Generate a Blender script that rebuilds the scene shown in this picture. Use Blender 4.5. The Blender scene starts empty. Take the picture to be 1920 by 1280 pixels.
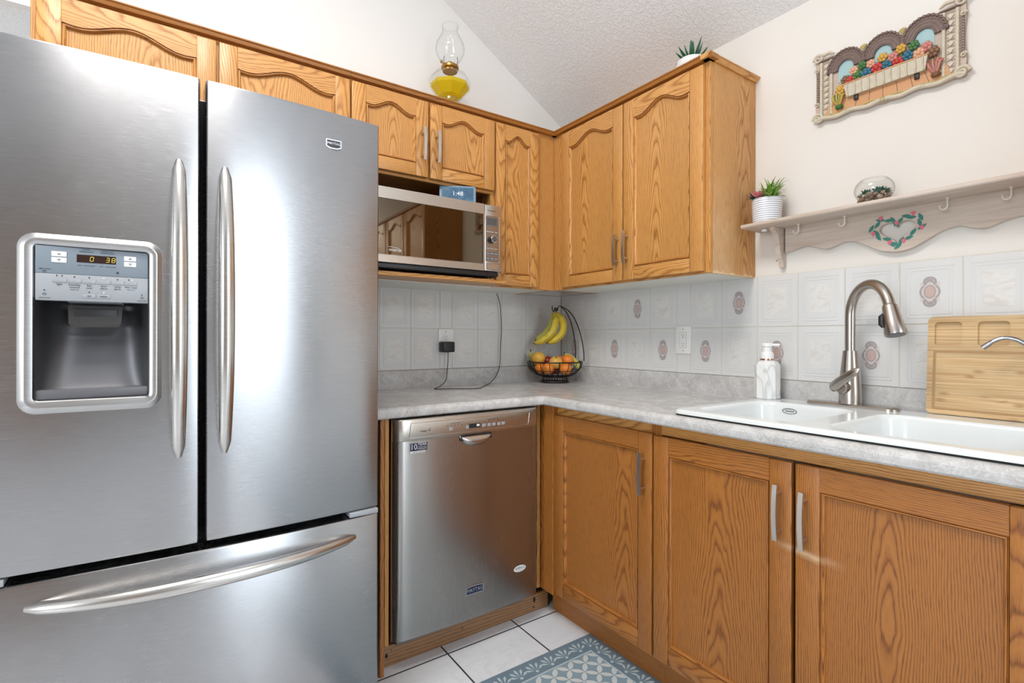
import bpy, bmesh, math, random
from mathutils import Matrix, Vector
from mathutils.geometry import tessellate_polygon
random.seed(7)
S = bpy.context.scene
COL = S.collection
PI = math.pi

# ------------------------------------------------------------------ camera
cam_d = bpy.data.cameras.new('camera')
cam = bpy.data.objects.new('camera', cam_d)
COL.objects.link(cam)
S.camera = cam
cam_d.sensor_width = 36.0
cam_d.lens = 17.994
cam_d.shift_y = -0.00365
cam_d.clip_start = 0.02
CAM = Vector((-1.9208, -2.2709, 1.1509))
cam.matrix_world = (Matrix.Translation(CAM) @ Matrix.Rotation(-math.radians(34.7211), 4, 'Z')
                    @ Matrix.Rotation(PI / 2, 4, 'X') @ Matrix.Rotation(0.0022, 4, 'Z'))

# ------------------------------------------------------------------ world, lights, exposure
W = bpy.data.worlds.new('world')
S.world = W
W.use_nodes = True
W.node_tree.nodes['Background'].inputs[0].default_value = (0.80, 0.90, 1.0, 1)
W.node_tree.nodes['Background'].inputs[1].default_value = 1.0
S.view_settings.view_transform = 'Standard'
S.view_settings.look = 'None'
S.view_settings.gamma = 1.0
S.view_settings.exposure = 0.0
S.view_settings.use_curve_mapping = False
S.cycles.max_bounces = 8
S.cycles.diffuse_bounces = 5
S.cycles.glossy_bounces = 5
S.cycles.transmission_bounces = 8
S.cycles.sample_clamp_indirect = 6.0
S.cycles.caustics_reflective = False
S.cycles.caustics_refractive = False

def area(name, loc, direction, sx, sy, watts, color, spread=180):
    d = bpy.data.lights.new(name, 'AREA')
    d.shape = 'RECTANGLE'
    d.size = sx
    d.size_y = sy
    d.energy = watts
    d.color = color
    d.spread = math.radians(spread)
    o = bpy.data.objects.new(name, d)
    COL.objects.link(o)
    o.location = loc
    o.rotation_euler = Vector(direction).to_track_quat('-Z', 'Z').to_euler()
    return o

# daylight coming in through the patio door and the window behind the camera, and the ceiling lamp
area('patio_daylight', (-.90, -4.92, 1.12), (0, 1, 0), 0.85, 2.00, 24, (0.84, 0.93, 1.0))
area('transom_daylight', (-.98, -4.92, 2.48), (0, 1, 0), 0.62, 0.44, 26, (0.84, 0.93, 1.0))
area('window_daylight', (-4.92, -2.6, 1.55), (1, 0, -0.0), 1.6, 1.3, 62, (0.90, 0.96, 1.0))
area('passage_fill_light', (-3.2, 1.4, 2.15), (0, 0, -1), 0.5, 0.5, 30, (1.0, 0.97, 0.93))  # no lamp here: fill added to brighten the passage ceiling
area('ceiling_lamp_light', (-2.0, -1.45, 3.05), (0.0, 0.0, -1), 0.8, 0.8, 44, (1.0, 0.96, 0.91))

# ------------------------------------------------------------------ mesh helper
class MB:
    """collects shapes (given in a local frame M) in world space, then links them as one mesh"""
    def __init__(self, M=None):
        self.v, self.f, self.mi, self.sm, self.g = [], [], [], [], []
        self.mats = []
        self.M = M or Matrix.Identity(4)

    def add(self, vs, fs, mat, smooth=True, grain=None, gc=None, T=None):
        M = self.M @ T if T is not None else self.M
        flip = M.to_3x3().determinant() < 0
        if mat not in self.mats:
            self.mats.append(mat)
        k = self.mats.index(mat)
        b = len(self.v)
        off, sd = random.uniform(0, 9), random.uniform(0, 60)
        vs = [Vector(p) for p in vs]
        if grain is not None:
            lo = [min(p[i] for p in vs) for i in range(3)]
            hi = [max(p[i] for p in vs) for i in range(3)]
            cc = gc or [(lo[i] + hi[i]) / 2 + (random.uniform(-.3, .3) * (hi[i] - lo[i]) if hi[i] - lo[i] > .15 else random.choice((-1, 1, 1)) * random.uniform(.035, .13)) for i in range(3)]
            o = [i for i in range(3) if i != grain]
        for p in vs:
            self.v.append(M @ p)
            if grain is not None:
                self.g.append((p[grain] + off, (p[o[0]] - cc[o[0]]) + (p[o[1]] - cc[o[1]]), sd))
            else:
                self.g.append((p[0], p[1], p[2]))
        for f in fs:
            f = [b + i for i in f]
            self.f.append(f[::-1] if flip else f)
            self.mi.append(k)
            self.sm.append(smooth)
        return self

    def bm_add(self, bm, mat, smooth=True, grain=None, gc=None, T=None):
        bm.verts.index_update()
        self.add([v.co.copy() for v in bm.verts], [[v.index for v in f.verts] for f in bm.faces], mat, smooth, grain, gc, T)
        bm.free()

    def box(self, a, b, mat, bev=0.0, seg=2, grain=None, gc=None, T=None):
        lo = [min(a[i], b[i]) for i in range(3)]
        hi = [max(a[i], b[i]) for i in range(3)]
        x0, y0, z0 = lo
        x1, y1, z1 = hi
        vs = [(x0, y0, z0), (x1, y0, z0), (x1, y1, z0), (x0, y1, z0), (x0, y0, z1), (x1, y0, z1), (x1, y1, z1), (x0, y1, z1)]
        fs = [(0, 3, 2, 1), (4, 5, 6, 7), (0, 1, 5, 4), (1, 2, 6, 5), (2, 3, 7, 6), (3, 0, 4, 7)]
        if bev <= 0:
            return self.add(vs, fs, mat, True, grain, gc, T)
        bm = bmesh.new()
        bv = [bm.verts.new(p) for p in vs]
        for f in fs:
            bm.faces.new([bv[i] for i in f])
        bmesh.ops.bevel(bm, geom=bm.edges[:], offset=bev, segments=seg, affect='EDGES', profile=0.5)
        self.bm_add(bm, mat, True, grain, gc, T)
        return self

    def prism(self, loops, t0, t1, mat, plane='uw', grain=None, smooth=True, gc=None, T=None):
        """extrude a 2-D polygon (list of points, or list of loops with holes) from t0 to t1 along the third axis"""
        if not isinstance(loops[0][0], (tuple, list, Vector)):
            loops = [loops]
        def P(q, t):
            return {'uw': (q[0], t, q[1]), 'uv': (q[0], q[1], t), 'vw': (t, q[0], q[1])}[plane]
        flat = [q for l in loops for q in l]
        n = len(flat)
        vs = [P(q, t0) for q in flat] + [P(q, t1) for q in flat]
        tri = tessellate_polygon([[Vector((q[0], q[1], 0)) for q in l] for l in loops])
        fs = []
        for t in tri:
            a, b, c = [Vector((flat[i][0], flat[i][1])) for i in t]
            if (b - a).cross(c - a) < 0:
                t = (t[0], t[2], t[1])
            fs.append(tuple(t))
            fs.append(tuple(n + i for i in reversed(t)))
        b = 0
        for l in loops:
            m = len(l)
            for i in range(m):
                j = (i + 1) % m
                fs.append((b + i, n + b + i, n + b + j, b + j))
            b += m
        bm = bmesh.new()
        bv = [bm.verts.new(p) for p in vs]
        for f in fs:
            try:
                bm.faces.new([bv[i] for i in f])
            except ValueError:
                pass
        bmesh.ops.recalc_face_normals(bm, faces=bm.faces[:])
        self.bm_add(bm, mat, smooth, grain, gc, T)
        return self

    def loft(self, rings, mat, cap0=True, cap1=True, closed=True, smooth=True, grain=None, T=None, gc=None):
        n = len(rings[0])
        vs = [p for r in rings for p in r]
        fs = []
        for k in range(len(rings) - 1):
            for i in range(n if closed else n - 1):
                j = (i + 1) % n
                fs.append((k * n + i, k * n + j, (k + 1) * n + j, (k + 1) * n + i))
        if cap0:
            fs.append(tuple(range(n))[::-1])
        if cap1:
            fs.append(tuple((len(rings) - 1) * n + i for i in range(n)))
        return self.add(vs, fs, mat, smooth, grain, gc, T)

    def tube(self, pts, r, mat, n=10, closed=False, caps=True, T=None, ry=None, up=None):
        pts = [Vector(p) for p in pts]
        m = len(pts)
        rs = r if isinstance(r, (list, tuple)) else [r] * m
        rys = ry if isinstance(ry, (list, tuple)) else ([ry] * m if ry else rs)
        tang = []
        for i in range(m):
            if closed:
                t = pts[(i + 1) % m] - pts[i - 1]
            else:
                t = pts[min(i + 1, m - 1)] - pts[max(i - 1, 0)]
            tang.append(t.normalized() if t.length > 1e-9 else Vector((0, 0, 1)))
        nrm = Vector(up) if up else (Vector((0, 0, 1)) if abs(tang[0].z) < .9 else Vector((1, 0, 0)))
        rings = []
        for i in range(m):
            t = tang[i]
            if up:
                nrm = Vector(up)
            nrm = (nrm - t * nrm.dot(t))
            nrm = nrm.normalized() if nrm.length > 1e-6 else t.orthogonal().normalized()
            bi = t.cross(nrm)
            rings.append([tuple(pts[i] + nrm * (rs[i] * math.cos(2 * PI * k / n)) + bi * (rys[i] * math.sin(2 * PI * k / n))) for k in range(n)])
        if closed:
            rings.append(rings[0])
            return self.loft(rings, mat, False, False, True, True, None, T)
        return self.loft(rings, mat, caps, caps, True, True, None, T)

    def cyl(self, p0, p1, r, mat, n=20, r1=None, T=None):
        p0, p1 = Vector(p0), Vector(p1)
        return self.tube([p0, p1], [r, r if r1 is None else r1], mat, n, T=T)

    def lathe(self, prof, c, mat, n=32, T=None, cap0=True, cap1=True, squash=None, ax='z'):
        rings = []
        for r, z in prof:
            ring = []
            for k in range(n):
                a = 2 * PI * k / n
                q = (r * math.cos(a), r * math.sin(a), z)
                if ax == 'v':
                    q = (q[0], q[2], q[1])
                ring.append((c[0] + q[0], c[1] + q[1], c[2] + q[2]))
            rings.append(ring)
        return self.loft(rings, mat, cap0, cap1, T=T)

    def ball(self, c, r, mat, n=18, m=10, T=None, fn=None):
        if not isinstance(r, (tuple, list)):
            r = (r, r, r)
        vs, fs = [], []
        for i in range(m + 1):
            th = PI * i / m
            for k in range(n):
                a = 2 * PI * k / n
                q = Vector((math.sin(th) * math.cos(a), math.sin(th) * math.sin(a), -math.cos(th)))
                if fn:
                    q = fn(q)
                vs.append((c[0] + q[0] * r[0], c[1] + q[1] * r[1], c[2] + q[2] * r[2]))
        for i in range(m):
            for k in range(n):
                j = (k + 1) % n
                fs.append((i * n + k, i * n + j, (i + 1) * n + j, (i + 1) * n + k))
        return self.add(vs, fs, mat, True, None, None, T)

    def grid(self, fn, nu, nv, mat, smooth=True, T=None, grain=None, gc=None, skip=None):
        vs = [fn(i / nu, j / nv) for j in range(nv + 1) for i in range(nu + 1)]
        fs = []
        for j in range(nv):
            for i in range(nu):
                if skip and skip(i, j):
                    continue
                a = j * (nu + 1) + i
                fs.append((a, a + 1, a + nu + 2, a + nu + 1))
        return self.add(vs, fs, mat, smooth, grain, gc, T)

    def text(self, s, size, pos, mat, ext=0.0006, align='CENTER', sx=1.0, rot=0.0, shear=0.0, sp=1.0):
        """flat lettering in the local frame: reads along u, upright along w, faces +v; pos = (u, v, w)"""
        cu = bpy.data.curves.new('t', 'FONT')
        cu.body = s
        cu.size = size
        cu.align_x = align
        cu.align_y = 'CENTER'
        cu.extrude = ext
        cu.resolution_u = 2
        cu.shear = shear
        cu.space_character = sp
        ob = bpy.data.objects.new('t', cu)
        me = ob.to_mesh()
        T = (Matrix.Translation(Vector(pos)) @ Matrix(((1, 0, 0, 0), (0, 0, 1, 0), (0, 1, 0, 0), (0, 0, 0, 1)))
             @ Matrix.Rotation(rot, 4, 'Z') @ Matrix.Diagonal((sx, 1, 1, 1)))
        self.add([v.co.copy() for v in me.vertices], [tuple(p.vertices) for p in me.polygons], mat, False, None, None, T)
        ob.to_mesh_clear()
        bpy.data.objects.remove(ob)
        bpy.data.curves.remove(cu)
        return self

    def build(self, name, parent=None, sharp=35):
        root = parent
        off = Vector((0, 0, 0))
        while root is not None:
            off += root.location
            root = root.parent
        me = bpy.data.meshes.new(name)
        me.from_pydata([tuple(p - off) for p in self.v], [], self.f)
        for m in self.mats:
            me.materials.append(m)
        me.polygons.foreach_set('material_index', self.mi)
        me.polygons.foreach_set('use_smooth', self.sm)
        at = me.attributes.new('g', 'FLOAT_VECTOR', 'POINT')
        at.data.foreach_set('vector', [c for q in self.g for c in q])
        me.update()
        me.validate()
        me.set_sharp_from_angle(angle=math.radians(sharp))
        o = bpy.data.objects.new(name, me)
        COL.objects.link(o)
        if parent is not None:
            o.parent = parent
        return o

def thing(name, label, cat, loc, group=None):
    o = bpy.data.objects.new(name, None)
    COL.objects.link(o)
    o.location = loc
    o.empty_display_size = 0.05
    return tag(o, label, cat, group)

def tag(o, label, cat, group=None):
    o['label'] = label
    o['category'] = cat
    if group:
        o['group'] = group
    return o

def struct(o):
    o['kind'] = 'structure'
    return o

def solo(name, mb, label, cat, loc, group=None):
    """a thing that is one mesh: origin at loc"""
    loc = Vector(loc)
    mb.v = [p - loc for p in mb.v]
    o = mb.build(name)
    o.location = loc
    return tag(o, label, cat, group)

def smooth_path(pts, m=5):
    out = []
    for i in range(len(pts) - 1):
        p0, p1, p2, p3 = [Vector(pts[max(0, min(len(pts) - 1, i + k))]) for k in (-1, 0, 1, 2)]
        for k in range(m):
            s = k / m
            out.append(0.5 * ((2 * p1) + (-p0 + p2) * s + (2 * p0 - 5 * p1 + 4 * p2 - p3) * s * s + (-p0 + 3 * p1 - 3 * p2 + p3) * s ** 3))
    out.append(Vector(pts[-1]))
    return out

def FB(x, y, z):      # a frame on the back run: u = +x, v = out of the wall (-y), w = up
    return Matrix(((1, 0, 0, x), (0, -1, 0, y), (0, 0, 1, z), (0, 0, 0, 1)))

def FR(x, y, z):      # a frame on the right run: u = -y, v = out of the wall (-x), w = up
    return Matrix(((0, -1, 0, x), (-1, 0, 0, y), (0, 0, 1, z), (0, 0, 0, 1)))

# ------------------------------------------------------------------ materials
class NT:
    def __init__(self, name):
        self.m = bpy.data.materials.new(name)
        self.m.use_nodes = True
        self.t = self.m.node_tree
        self.b = self.t.nodes['Principled BSDF']

    def n(self, kind, attrs=None, **inp):
        nd = self.t.nodes.new(kind)
        for k, v in (attrs or {}).items():
            setattr(nd, k, v)
        for k, v in inp.items():
            key = int(k[1:]) if k[0] == 'i' and k[1:].isdigit() else k.replace('_', ' ')
            self.set(nd.inputs[key], v)
        return nd

    def set(self, sock, v):
        if isinstance(v, bpy.types.NodeSocket):
            self.t.links.new(v, sock)
        elif isinstance(v, (tuple, list)) and len(v) == 3 and sock.type == 'RGBA':
            sock.default_value = (*v, 1)
        else:
            sock.default_value = v

    def math(self, op, a, b=0.0, c=0.0, clamp=False):
        nd = self.n('ShaderNodeMath', {'operation': op, 'use_clamp': clamp}, i0=a, i1=b, i2=c)
        return nd.outputs[0]

    def mix(self, f, a, b, blend='MIX'):
        nd = self.n('ShaderNodeMix', {'data_type': 'RGBA', 'blend_type': blend})
        self.set(nd.inputs[0], f)
        self.set(nd.inputs[6], a)
        self.set(nd.inputs[7], b)
        return nd.outputs[2]

    def ramp(self, f, stops, interp='LINEAR'):
        nd = self.n('ShaderNodeValToRGB', None, Fac=f)
        cr = nd.color_ramp
        cr.interpolation = interp
        while len(cr.elements) < len(stops):
            cr.elements.new(0.5)
        for e, (p, c) in zip(cr.elements, stops):
            e.position = p
            e.color = (*c, 1) if isinstance(c, tuple) else (c, c, c, 1)
        return nd.outputs[0]

    def pos(self):
        return self.n('ShaderNodeNewGeometry').outputs['Position']

    def g(self):
        return self.n('ShaderNodeAttribute', {'attribute_name': 'g'}).outputs['Vector']

    def obj(self):
        return self.n('ShaderNodeTexCoord').outputs['Object']

    def xyz(self, v):
        return self.n('ShaderNodeSeparateXYZ', None, Vector=v).outputs

    def vec(self, x, y, z):
        return self.n('ShaderNodeCombineXYZ', None, X=x, Y=y, Z=z).outputs[0]

    def noise(self, v, scale=1.0, detail=2.0, rough=0.5, dist=0.0):
        return self.n('ShaderNodeTexNoise', None, Vector=v, Scale=scale, Detail=detail, Roughness=rough, Distortion=dist).outputs[0]

    def bump(self, h, strength=0.3, dist=0.001):
        nd = self.n('ShaderNodeBump', None, Height=h, Strength=strength, Distance=dist)
        self.set(self.b.inputs['Normal'], nd.outputs[0])

    def p(self, **k):
        for a, v in k.items():
            self.set(self.b.inputs[a.replace('_', ' ')], v)
        return self

def simple(name, col, rough=0.5, metal=0.0, **k):
    t = NT(name)
    t.p(Base_Color=col, Roughness=rough, Metallic=metal, **k)
    return t.m

def oak(name, light, mid, dark, worn=None, gloss=0.38, spacing=0.0052):
    t = NT(name)
    a, c, s = t.xyz(t.g())
    w1 = t.noise(t.vec(t.math('MULTIPLY', a, 2.2), t.math('MULTIPLY', c, 9.0), s), 1.0, 3.0, 0.55)
    hs = t.noise(t.vec(s, t.math('MULTIPLY', s, 1.7), 0.0), 3.1, 0.0)
    d = t.math('ADD', 0.012, t.math('MULTIPLY', hs, 0.09))
    tilt = t.math('ADD', 0.035, t.math('MULTIPLY', t.noise(t.vec(t.math('MULTIPLY', s, 2.3), 0.0, s), 2.7, 0.0), 0.05))
    fl = t.math('SUBTRACT', t.math('PINGPONG', a, 1.0), 0.5)
    dd = t.math('ADD', d, t.math('MULTIPLY', t.math('ADD', fl, 0.5), tilt))
    r = t.math('SQRT', t.math('ADD', t.math('MULTIPLY', c, c), t.math('MULTIPLY', dd, dd)))
    w2 = t.noise(t.vec(t.math('MULTIPLY', a, 9.0), t.math('MULTIPLY', c, 40.0), s), 1.0, 2.0, 0.5)
    r = t.math('ADD', r, t.math('ADD', t.math('MULTIPLY', t.math('SUBTRACT', w1, 0.5), 0.030), t.math('MULTIPLY', t.math('SUBTRACT', w2, 0.5), 0.0035)))
    ring = t.math('FRACT', t.math('DIVIDE', r, spacing))
    tone = t.ramp(ring, [(0.0, 0.10), (0.08, 0.0), (0.26, 0.55), (0.55, 1.0), (0.88, 0.85), (1.0, 0.10)])
    big = t.noise(t.vec(t.math('MULTIPLY', a, 0.9), t.math('MULTIPLY', c, 14.0), s), 1.0, 2.0)
    pores = t.noise(t.vec(t.math('MULTIPLY', a, 26.0), t.math('MULTIPLY', c, 900.0), s), 1.0, 2.0, 0.6)
    pm = t.ramp(pores, [(0.34, 0.0), (0.50, 1.0)])
    ringd = t.math('SUBTRACT', 1.0, t.n('ShaderNodeSeparateColor', None, Color=tone).outputs[0])
    col = t.mix(tone, mid, light)
    col = t.mix(t.math('MULTIPLY', t.math('SUBTRACT', 1.0, pm), t.math('ADD', 0.22, t.math('MULTIPLY', ringd, 0.85)), clamp=True), col, dark)
    ln = t.ramp(ring, [(0.0, 0.55), (0.07, 0.75), (0.20, 0.0), (0.97, 0.0), (1.0, 0.55)])
    col = t.mix(t.math('MULTIPLY', ln, t.math('MULTIPLY', big, 0.85)), col, dark)
    tn = t.math('ADD', 0.80, t.math('ADD', t.math('MULTIPLY', big, 0.22), t.math('MULTIPLY', hs, 0.18)))
    col = t.mix(1.0, col, t.vec(tn, tn, tn), 'MULTIPLY')
    if worn:
        col = worn(t, col, pm)
    t.p(Base_Color=col, Roughness=t.math('ADD', gloss, t.math('MULTIPLY', ringd, 0.14)))
    t.p(Coat_Weight=0.18, Coat_Roughness=0.25)
    t.bump(t.math('ADD', pm, t.math('MULTIPLY', ring, 0.25)), 0.10, 0.0006)
    return t.m

OAK_L, OAK_M, OAK_D = (0.615, 0.305, 0.088), (0.475, 0.202, 0.042), (0.215, 0.072, 0.011)
M_oak = oak('honey_oak', OAK_L, OAK_M, OAK_D)
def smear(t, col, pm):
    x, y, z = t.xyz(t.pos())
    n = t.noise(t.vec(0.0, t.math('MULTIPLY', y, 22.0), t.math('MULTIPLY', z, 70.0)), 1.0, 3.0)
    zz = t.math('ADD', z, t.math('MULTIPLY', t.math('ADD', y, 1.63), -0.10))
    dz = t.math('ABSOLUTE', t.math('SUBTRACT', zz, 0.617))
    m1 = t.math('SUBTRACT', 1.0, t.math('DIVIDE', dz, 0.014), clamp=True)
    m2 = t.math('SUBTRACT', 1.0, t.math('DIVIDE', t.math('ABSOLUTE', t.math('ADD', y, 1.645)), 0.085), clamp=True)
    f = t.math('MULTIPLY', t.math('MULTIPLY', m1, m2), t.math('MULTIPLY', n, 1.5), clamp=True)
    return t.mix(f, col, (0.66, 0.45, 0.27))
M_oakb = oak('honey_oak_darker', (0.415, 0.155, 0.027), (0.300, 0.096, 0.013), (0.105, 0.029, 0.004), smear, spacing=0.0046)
M_oak_shade = oak('oak_shaded', (0.42, 0.165, 0.030), (0.31, 0.108, 0.017), (0.16, 0.048, 0.008))  # honey oak darkened: shade under cornices and in mouldings put into its colour
M_plank = oak('walnut_brown_plank', (0.34, 0.185, 0.085), (0.25, 0.125, 0.055), (0.12, 0.06, 0.028), spacing=0.012)

def worn_end(t, col, pm):
    x, y, z = t.xyz(t.pos())
    n = t.noise(t.pos(), 9.0, 3.0)
    fx = t.ramp(t.math('ADD', x, t.math('MULTIPLY', t.math('SUBTRACT', n, 0.5), 0.16)), [(0.0, 1.0), (1.0, 1.0)])
    mx = t.math('SUBTRACT', 1.0, t.math('MULTIPLY', t.math('ADD', t.math('ADD', x, 0.19), t.math('MULTIPLY', t.math('SUBTRACT', n, 0.5), 0.16)), 9.0), clamp=True)
    mz = t.math('SUBTRACT', 1.0, t.math('MULTIPLY', t.math('SUBTRACT', z, t.math('ADD', 1.47, t.math('MULTIPLY', n, 0.16))), 5.0), clamp=True)
    fac = t.math('MULTIPLY', t.math('MULTIPLY', mx, mz), 0.72, clamp=True)
    chip = t.noise(t.vec(t.math('MULTIPLY', x, 40.0), 0.0, t.math('MULTIPLY', z, 60.0)), 1.0, 3.0)
    cm = t.math('MULTIPLY', t.math('LESS_THAN', t.math('SUBTRACT', z, t.math('MULTIPLY', t.math('SUBTRACT', chip, 0.42, clamp=True), 0.055)), 1.3885), 0.7)
    pale = t.mix(pm, (0.40, 0.21, 0.09), (0.66, 0.42, 0.22))
    return t.mix(cm, t.mix(fac, col, pale), (0.75, 0.55, 0.33))
M_oak_worn = oak('oak_end_panel_worn', OAK_L, OAK_M, OAK_D, worn_end)

def steel(name, col=(0.375, 0.375, 0.385), rough=0.25, aniso=0.80, brush='h', tangent=(0, 0, 1)):
    t = NT(name)
    x, y, z = t.xyz(t.pos())
    if brush == 'h':
        v = t.vec(t.math('MULTIPLY', x, 26.0), t.math('MULTIPLY', y, 26.0), t.math('MULTIPLY', z, 620.0))
    else:
        v = t.vec(t.math('MULTIPLY', x, 1500.0), t.math('MULTIPLY', y, 1500.0), t.math('MULTIPLY', z, 22.0))
    n = t.noise(v, 1.0, 2.0)
    sm = t.noise(t.vec(t.math('MULTIPLY', x, 3.0), y, t.math('MULTIPLY', z, 1.6)), 1.5, 3.0)
    k = t.math('ADD', 0.93, t.math('ADD', t.math('MULTIPLY', t.math('SUBTRACT', n, 0.35), 0.26 if brush == 'h' else 0.05), t.math('MULTIPLY', sm, 0.10)))
    t.p(Base_Color=t.mix(1.0, col, t.vec(k, k, k), 'MULTIPLY'), Metallic=1.0)
    t.p(Roughness=t.math('ADD', rough - 0.05, t.math('ADD', t.math('MULTIPLY', n, 0.06), t.math('MULTIPLY', sm, 0.06))))
    t.p(Anisotropic=aniso)
    if aniso > 0:
        t.set(t.b.inputs['Tangent'], t.vec(*[float(q) for q in tangent]))
    t.bump(n, 0.02, 0.0002)
    return t.m

M_steel = steel('brushed_steel')
M_steel_dw = steel('brushed_steel_dishwasher', (0.41, 0.39, 0.375), 0.25, 0.6, 'v', (0, 0, 1))
M_steel_mw = steel('brushed_steel_microwave', (0.56, 0.52, 0.47), 0.30, 0.4)
M_steel_h = steel('satin_steel_handle', (0.58, 0.56, 0.535), 0.24, 0.0)
M_steel_f = steel('satin_steel_frame', (0.47, 0.465, 0.465), 0.34, 0.0)
M_nickel = simple('brushed_nickel', (0.46, 0.42, 0.38), 0.27, 1.0)
M_chrome = simple('chrome', (0.36, 0.365, 0.39), 0.10, 1.0)
M_pull = simple('satin_nickel_pull', (0.62, 0.58, 0.54), 0.30, 1.0)
M_dkmetal = simple('dark_grey_steel', (0.16, 0.16, 0.17), 0.4, 0.9)
M_black = simple('black_plastic', (0.012, 0.012, 0.013), 0.45)
M_gap = simple('black_gasket', (0.006, 0.006, 0.007), 0.8)
M_wire = simple('black_wire', (0.014, 0.010, 0.009), 0.38, 0.3)
M_white = simple('white_plastic', (0.82, 0.82, 0.80), 0.35)
M_offw = simple('white_melamine', (0.74, 0.74, 0.68), 0.5)
M_bgray = simple('blue_grey_plastic', (0.195, 0.235, 0.275), 0.35)
M_lgray = simple('light_grey_plastic', (0.32, 0.335, 0.36), 0.35)
M_dgray = simple('grey_plastic', (0.115, 0.115, 0.125), 0.4)
M_ink = simple('dark_ink', (0.03, 0.035, 0.045), 0.5)
M_wink = simple('white_ink', (0.80, 0.80, 0.80), 0.5)
M_navy = simple('navy_enamel', (0.012, 0.018, 0.06), 0.3)
M_silver = simple('silver_trim', (0.72, 0.72, 0.74), 0.2, 1.0)
M_dispbk = simple('dark_display', (0.030, 0.012, 0.010), 0.12)
M_paddle = simple('dark_brown_grey_plastic', (0.045, 0.041, 0.040), 0.3)
M_lcd = simple('grey_lcd', (0.09, 0.09, 0.09), 0.15)

def emit(name, col, st):
    t = NT(name)
    t.p(Base_Color=(0, 0, 0), Emission_Color=col, Emission_Strength=st, Roughness=0.3)
    return t.m
M_digit = emit('lit_yellow_digit', (1.0, 0.85, 0.12), 1.1)
M_led = emit('lit_led', (0.9, 1.0, 0.7), 1.0)
M_scrtxt = emit('lit_clock_digits', (0.92, 0.97, 1.0), 1.0)

def glass(name, col=(0.985, 0.99, 0.99), ior=1.45):
    t = NT(name)
    nt = t.t
    fc = t.n('ShaderNodeLayerWeight', None, Blend=0.5).outputs['Facing']
    tr = t.n('ShaderNodeBsdfTransparent', None, Color=t.mix(t.math('POWER', fc, 5.0), col, tuple(c * 0.62 for c in col))).outputs[0]
    gl = t.n('ShaderNodeBsdfGlossy', None, Roughness=0.02).outputs[0]
    fz = t.math('ADD', 0.035, t.math('MULTIPLY', t.math('POWER', fc, 4.0), 0.55 * (ior - 1) / 0.45))
    mx = t.n('ShaderNodeMixShader', None, i0=fz, i1=tr, i2=gl).outputs[0]
    out = [n for n in nt.nodes if n.type == 'OUTPUT_MATERIAL'][0]
    nt.links.new(mx, out.inputs['Surface'])
    return t.m
M_glass = glass('clear_glass')
M_thin = glass('window_glass', (0.97, 0.98, 0.98), 1.3)
def oil_mat():
    t = NT('yellow_lamp_oil')
    tr = t.n('ShaderNodeBsdfTransparent', None, Color=(0.93, 0.80, 0.12)).outputs[0]
    df = t.n('ShaderNodeBsdfDiffuse', None, Color=(0.80, 0.62, 0.02)).outputs[0]
    mx = t.n('ShaderNodeMixShader', None, i0=0.42, i1=tr, i2=df).outputs[0]
    out = [n for n in t.t.nodes if n.type == 'OUTPUT_MATERIAL'][0]
    t.t.links.new(mx, out.inputs['Surface'])
    return t.m
M_oil = oil_mat()

# wall paint
def paint(name, col, bump=0.02):
    t = NT(name)
    n = t.noise(t.pos(), 3.0, 3.0)
    t.p(Base_Color=t.mix(n, tuple(c * 0.97 for c in col), tuple(min(1, c * 1.02) for c in col)), Roughness=0.65)
    t.bump(t.noise(t.pos(), 220.0, 2.0), bump * 5, 0.0006)
    return t.m
M_wall = paint('white_paint', (0.77, 0.755, 0.735))
M_wallR = paint('warm_white_paint', (0.745, 0.71, 0.665))
M_taupe = paint('taupe_paint', (0.36, 0.33, 0.30))
def ceiling_mat():
    t = NT('stippled_ceiling')
    p = t.pos()
    n = t.noise(p, 75.0, 4.0, 0.6, 0.8)
    n2 = t.noise(p, 120.0, 2.0)
    h = t.math('ADD', t.ramp(n, [(0.42, 0.0), (0.60, 1.0)]), t.math('MULTIPLY', n2, 0.35))
    t.p(Base_Color=(0.85, 0.85, 0.86), Roughness=0.85)
    t.bump(h, 0.45, 0.004)
    return t.m
M_ceil = ceiling_mat()

# floor: white veined ceramic with dark grout
def floor_mat():
    t = NT('white_veined_floor_tile')
    x, y, z = t.xyz(t.pos())
    ts = 0.317
    def line(q, off):
        f = t.math('FRACT', t.math('ADD', t.math('DIVIDE', t.math('SUBTRACT', q, off), ts), 40.0))
        e = t.math('ABSOLUTE', t.math('SUBTRACT', f, 0.5))
        return t.math('GREATER_THAN', e, 0.5 - 0.0030 / ts)
    g = t.math('MAXIMUM', line(x, -0.7325), line(y, -0.607))
    v = t.noise(t.pos(), 5.0, 6.0, 0.62, 1.6)
    e = t.math('ABSOLUTE', t.math('SUBTRACT', v, 0.5))
    vein = t.ramp(e, [(0.0, 1.0), (0.022, 0.0)])
    cl = t.noise(t.pos(), 3.0, 3.0)
    base = t.mix(cl, (0.70, 0.735, 0.775), (0.81, 0.835, 0.865))
    base = t.mix(t.math('MULTIPLY', vein, t.math('MULTIPLY', cl, 0.40)), base, (0.50, 0.50, 0.52))
    t.p(Base_Color=t.mix(g, base, (0.022, 0.022, 0.028)), Roughness=t.math('ADD', 0.16, t.math('MULTIPLY', g, 0.6)))
    t.bump(t.math('SUBTRACT', 1.0, g), 0.5, 0.001)
    return t.m
M_floor = floor_mat()

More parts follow.
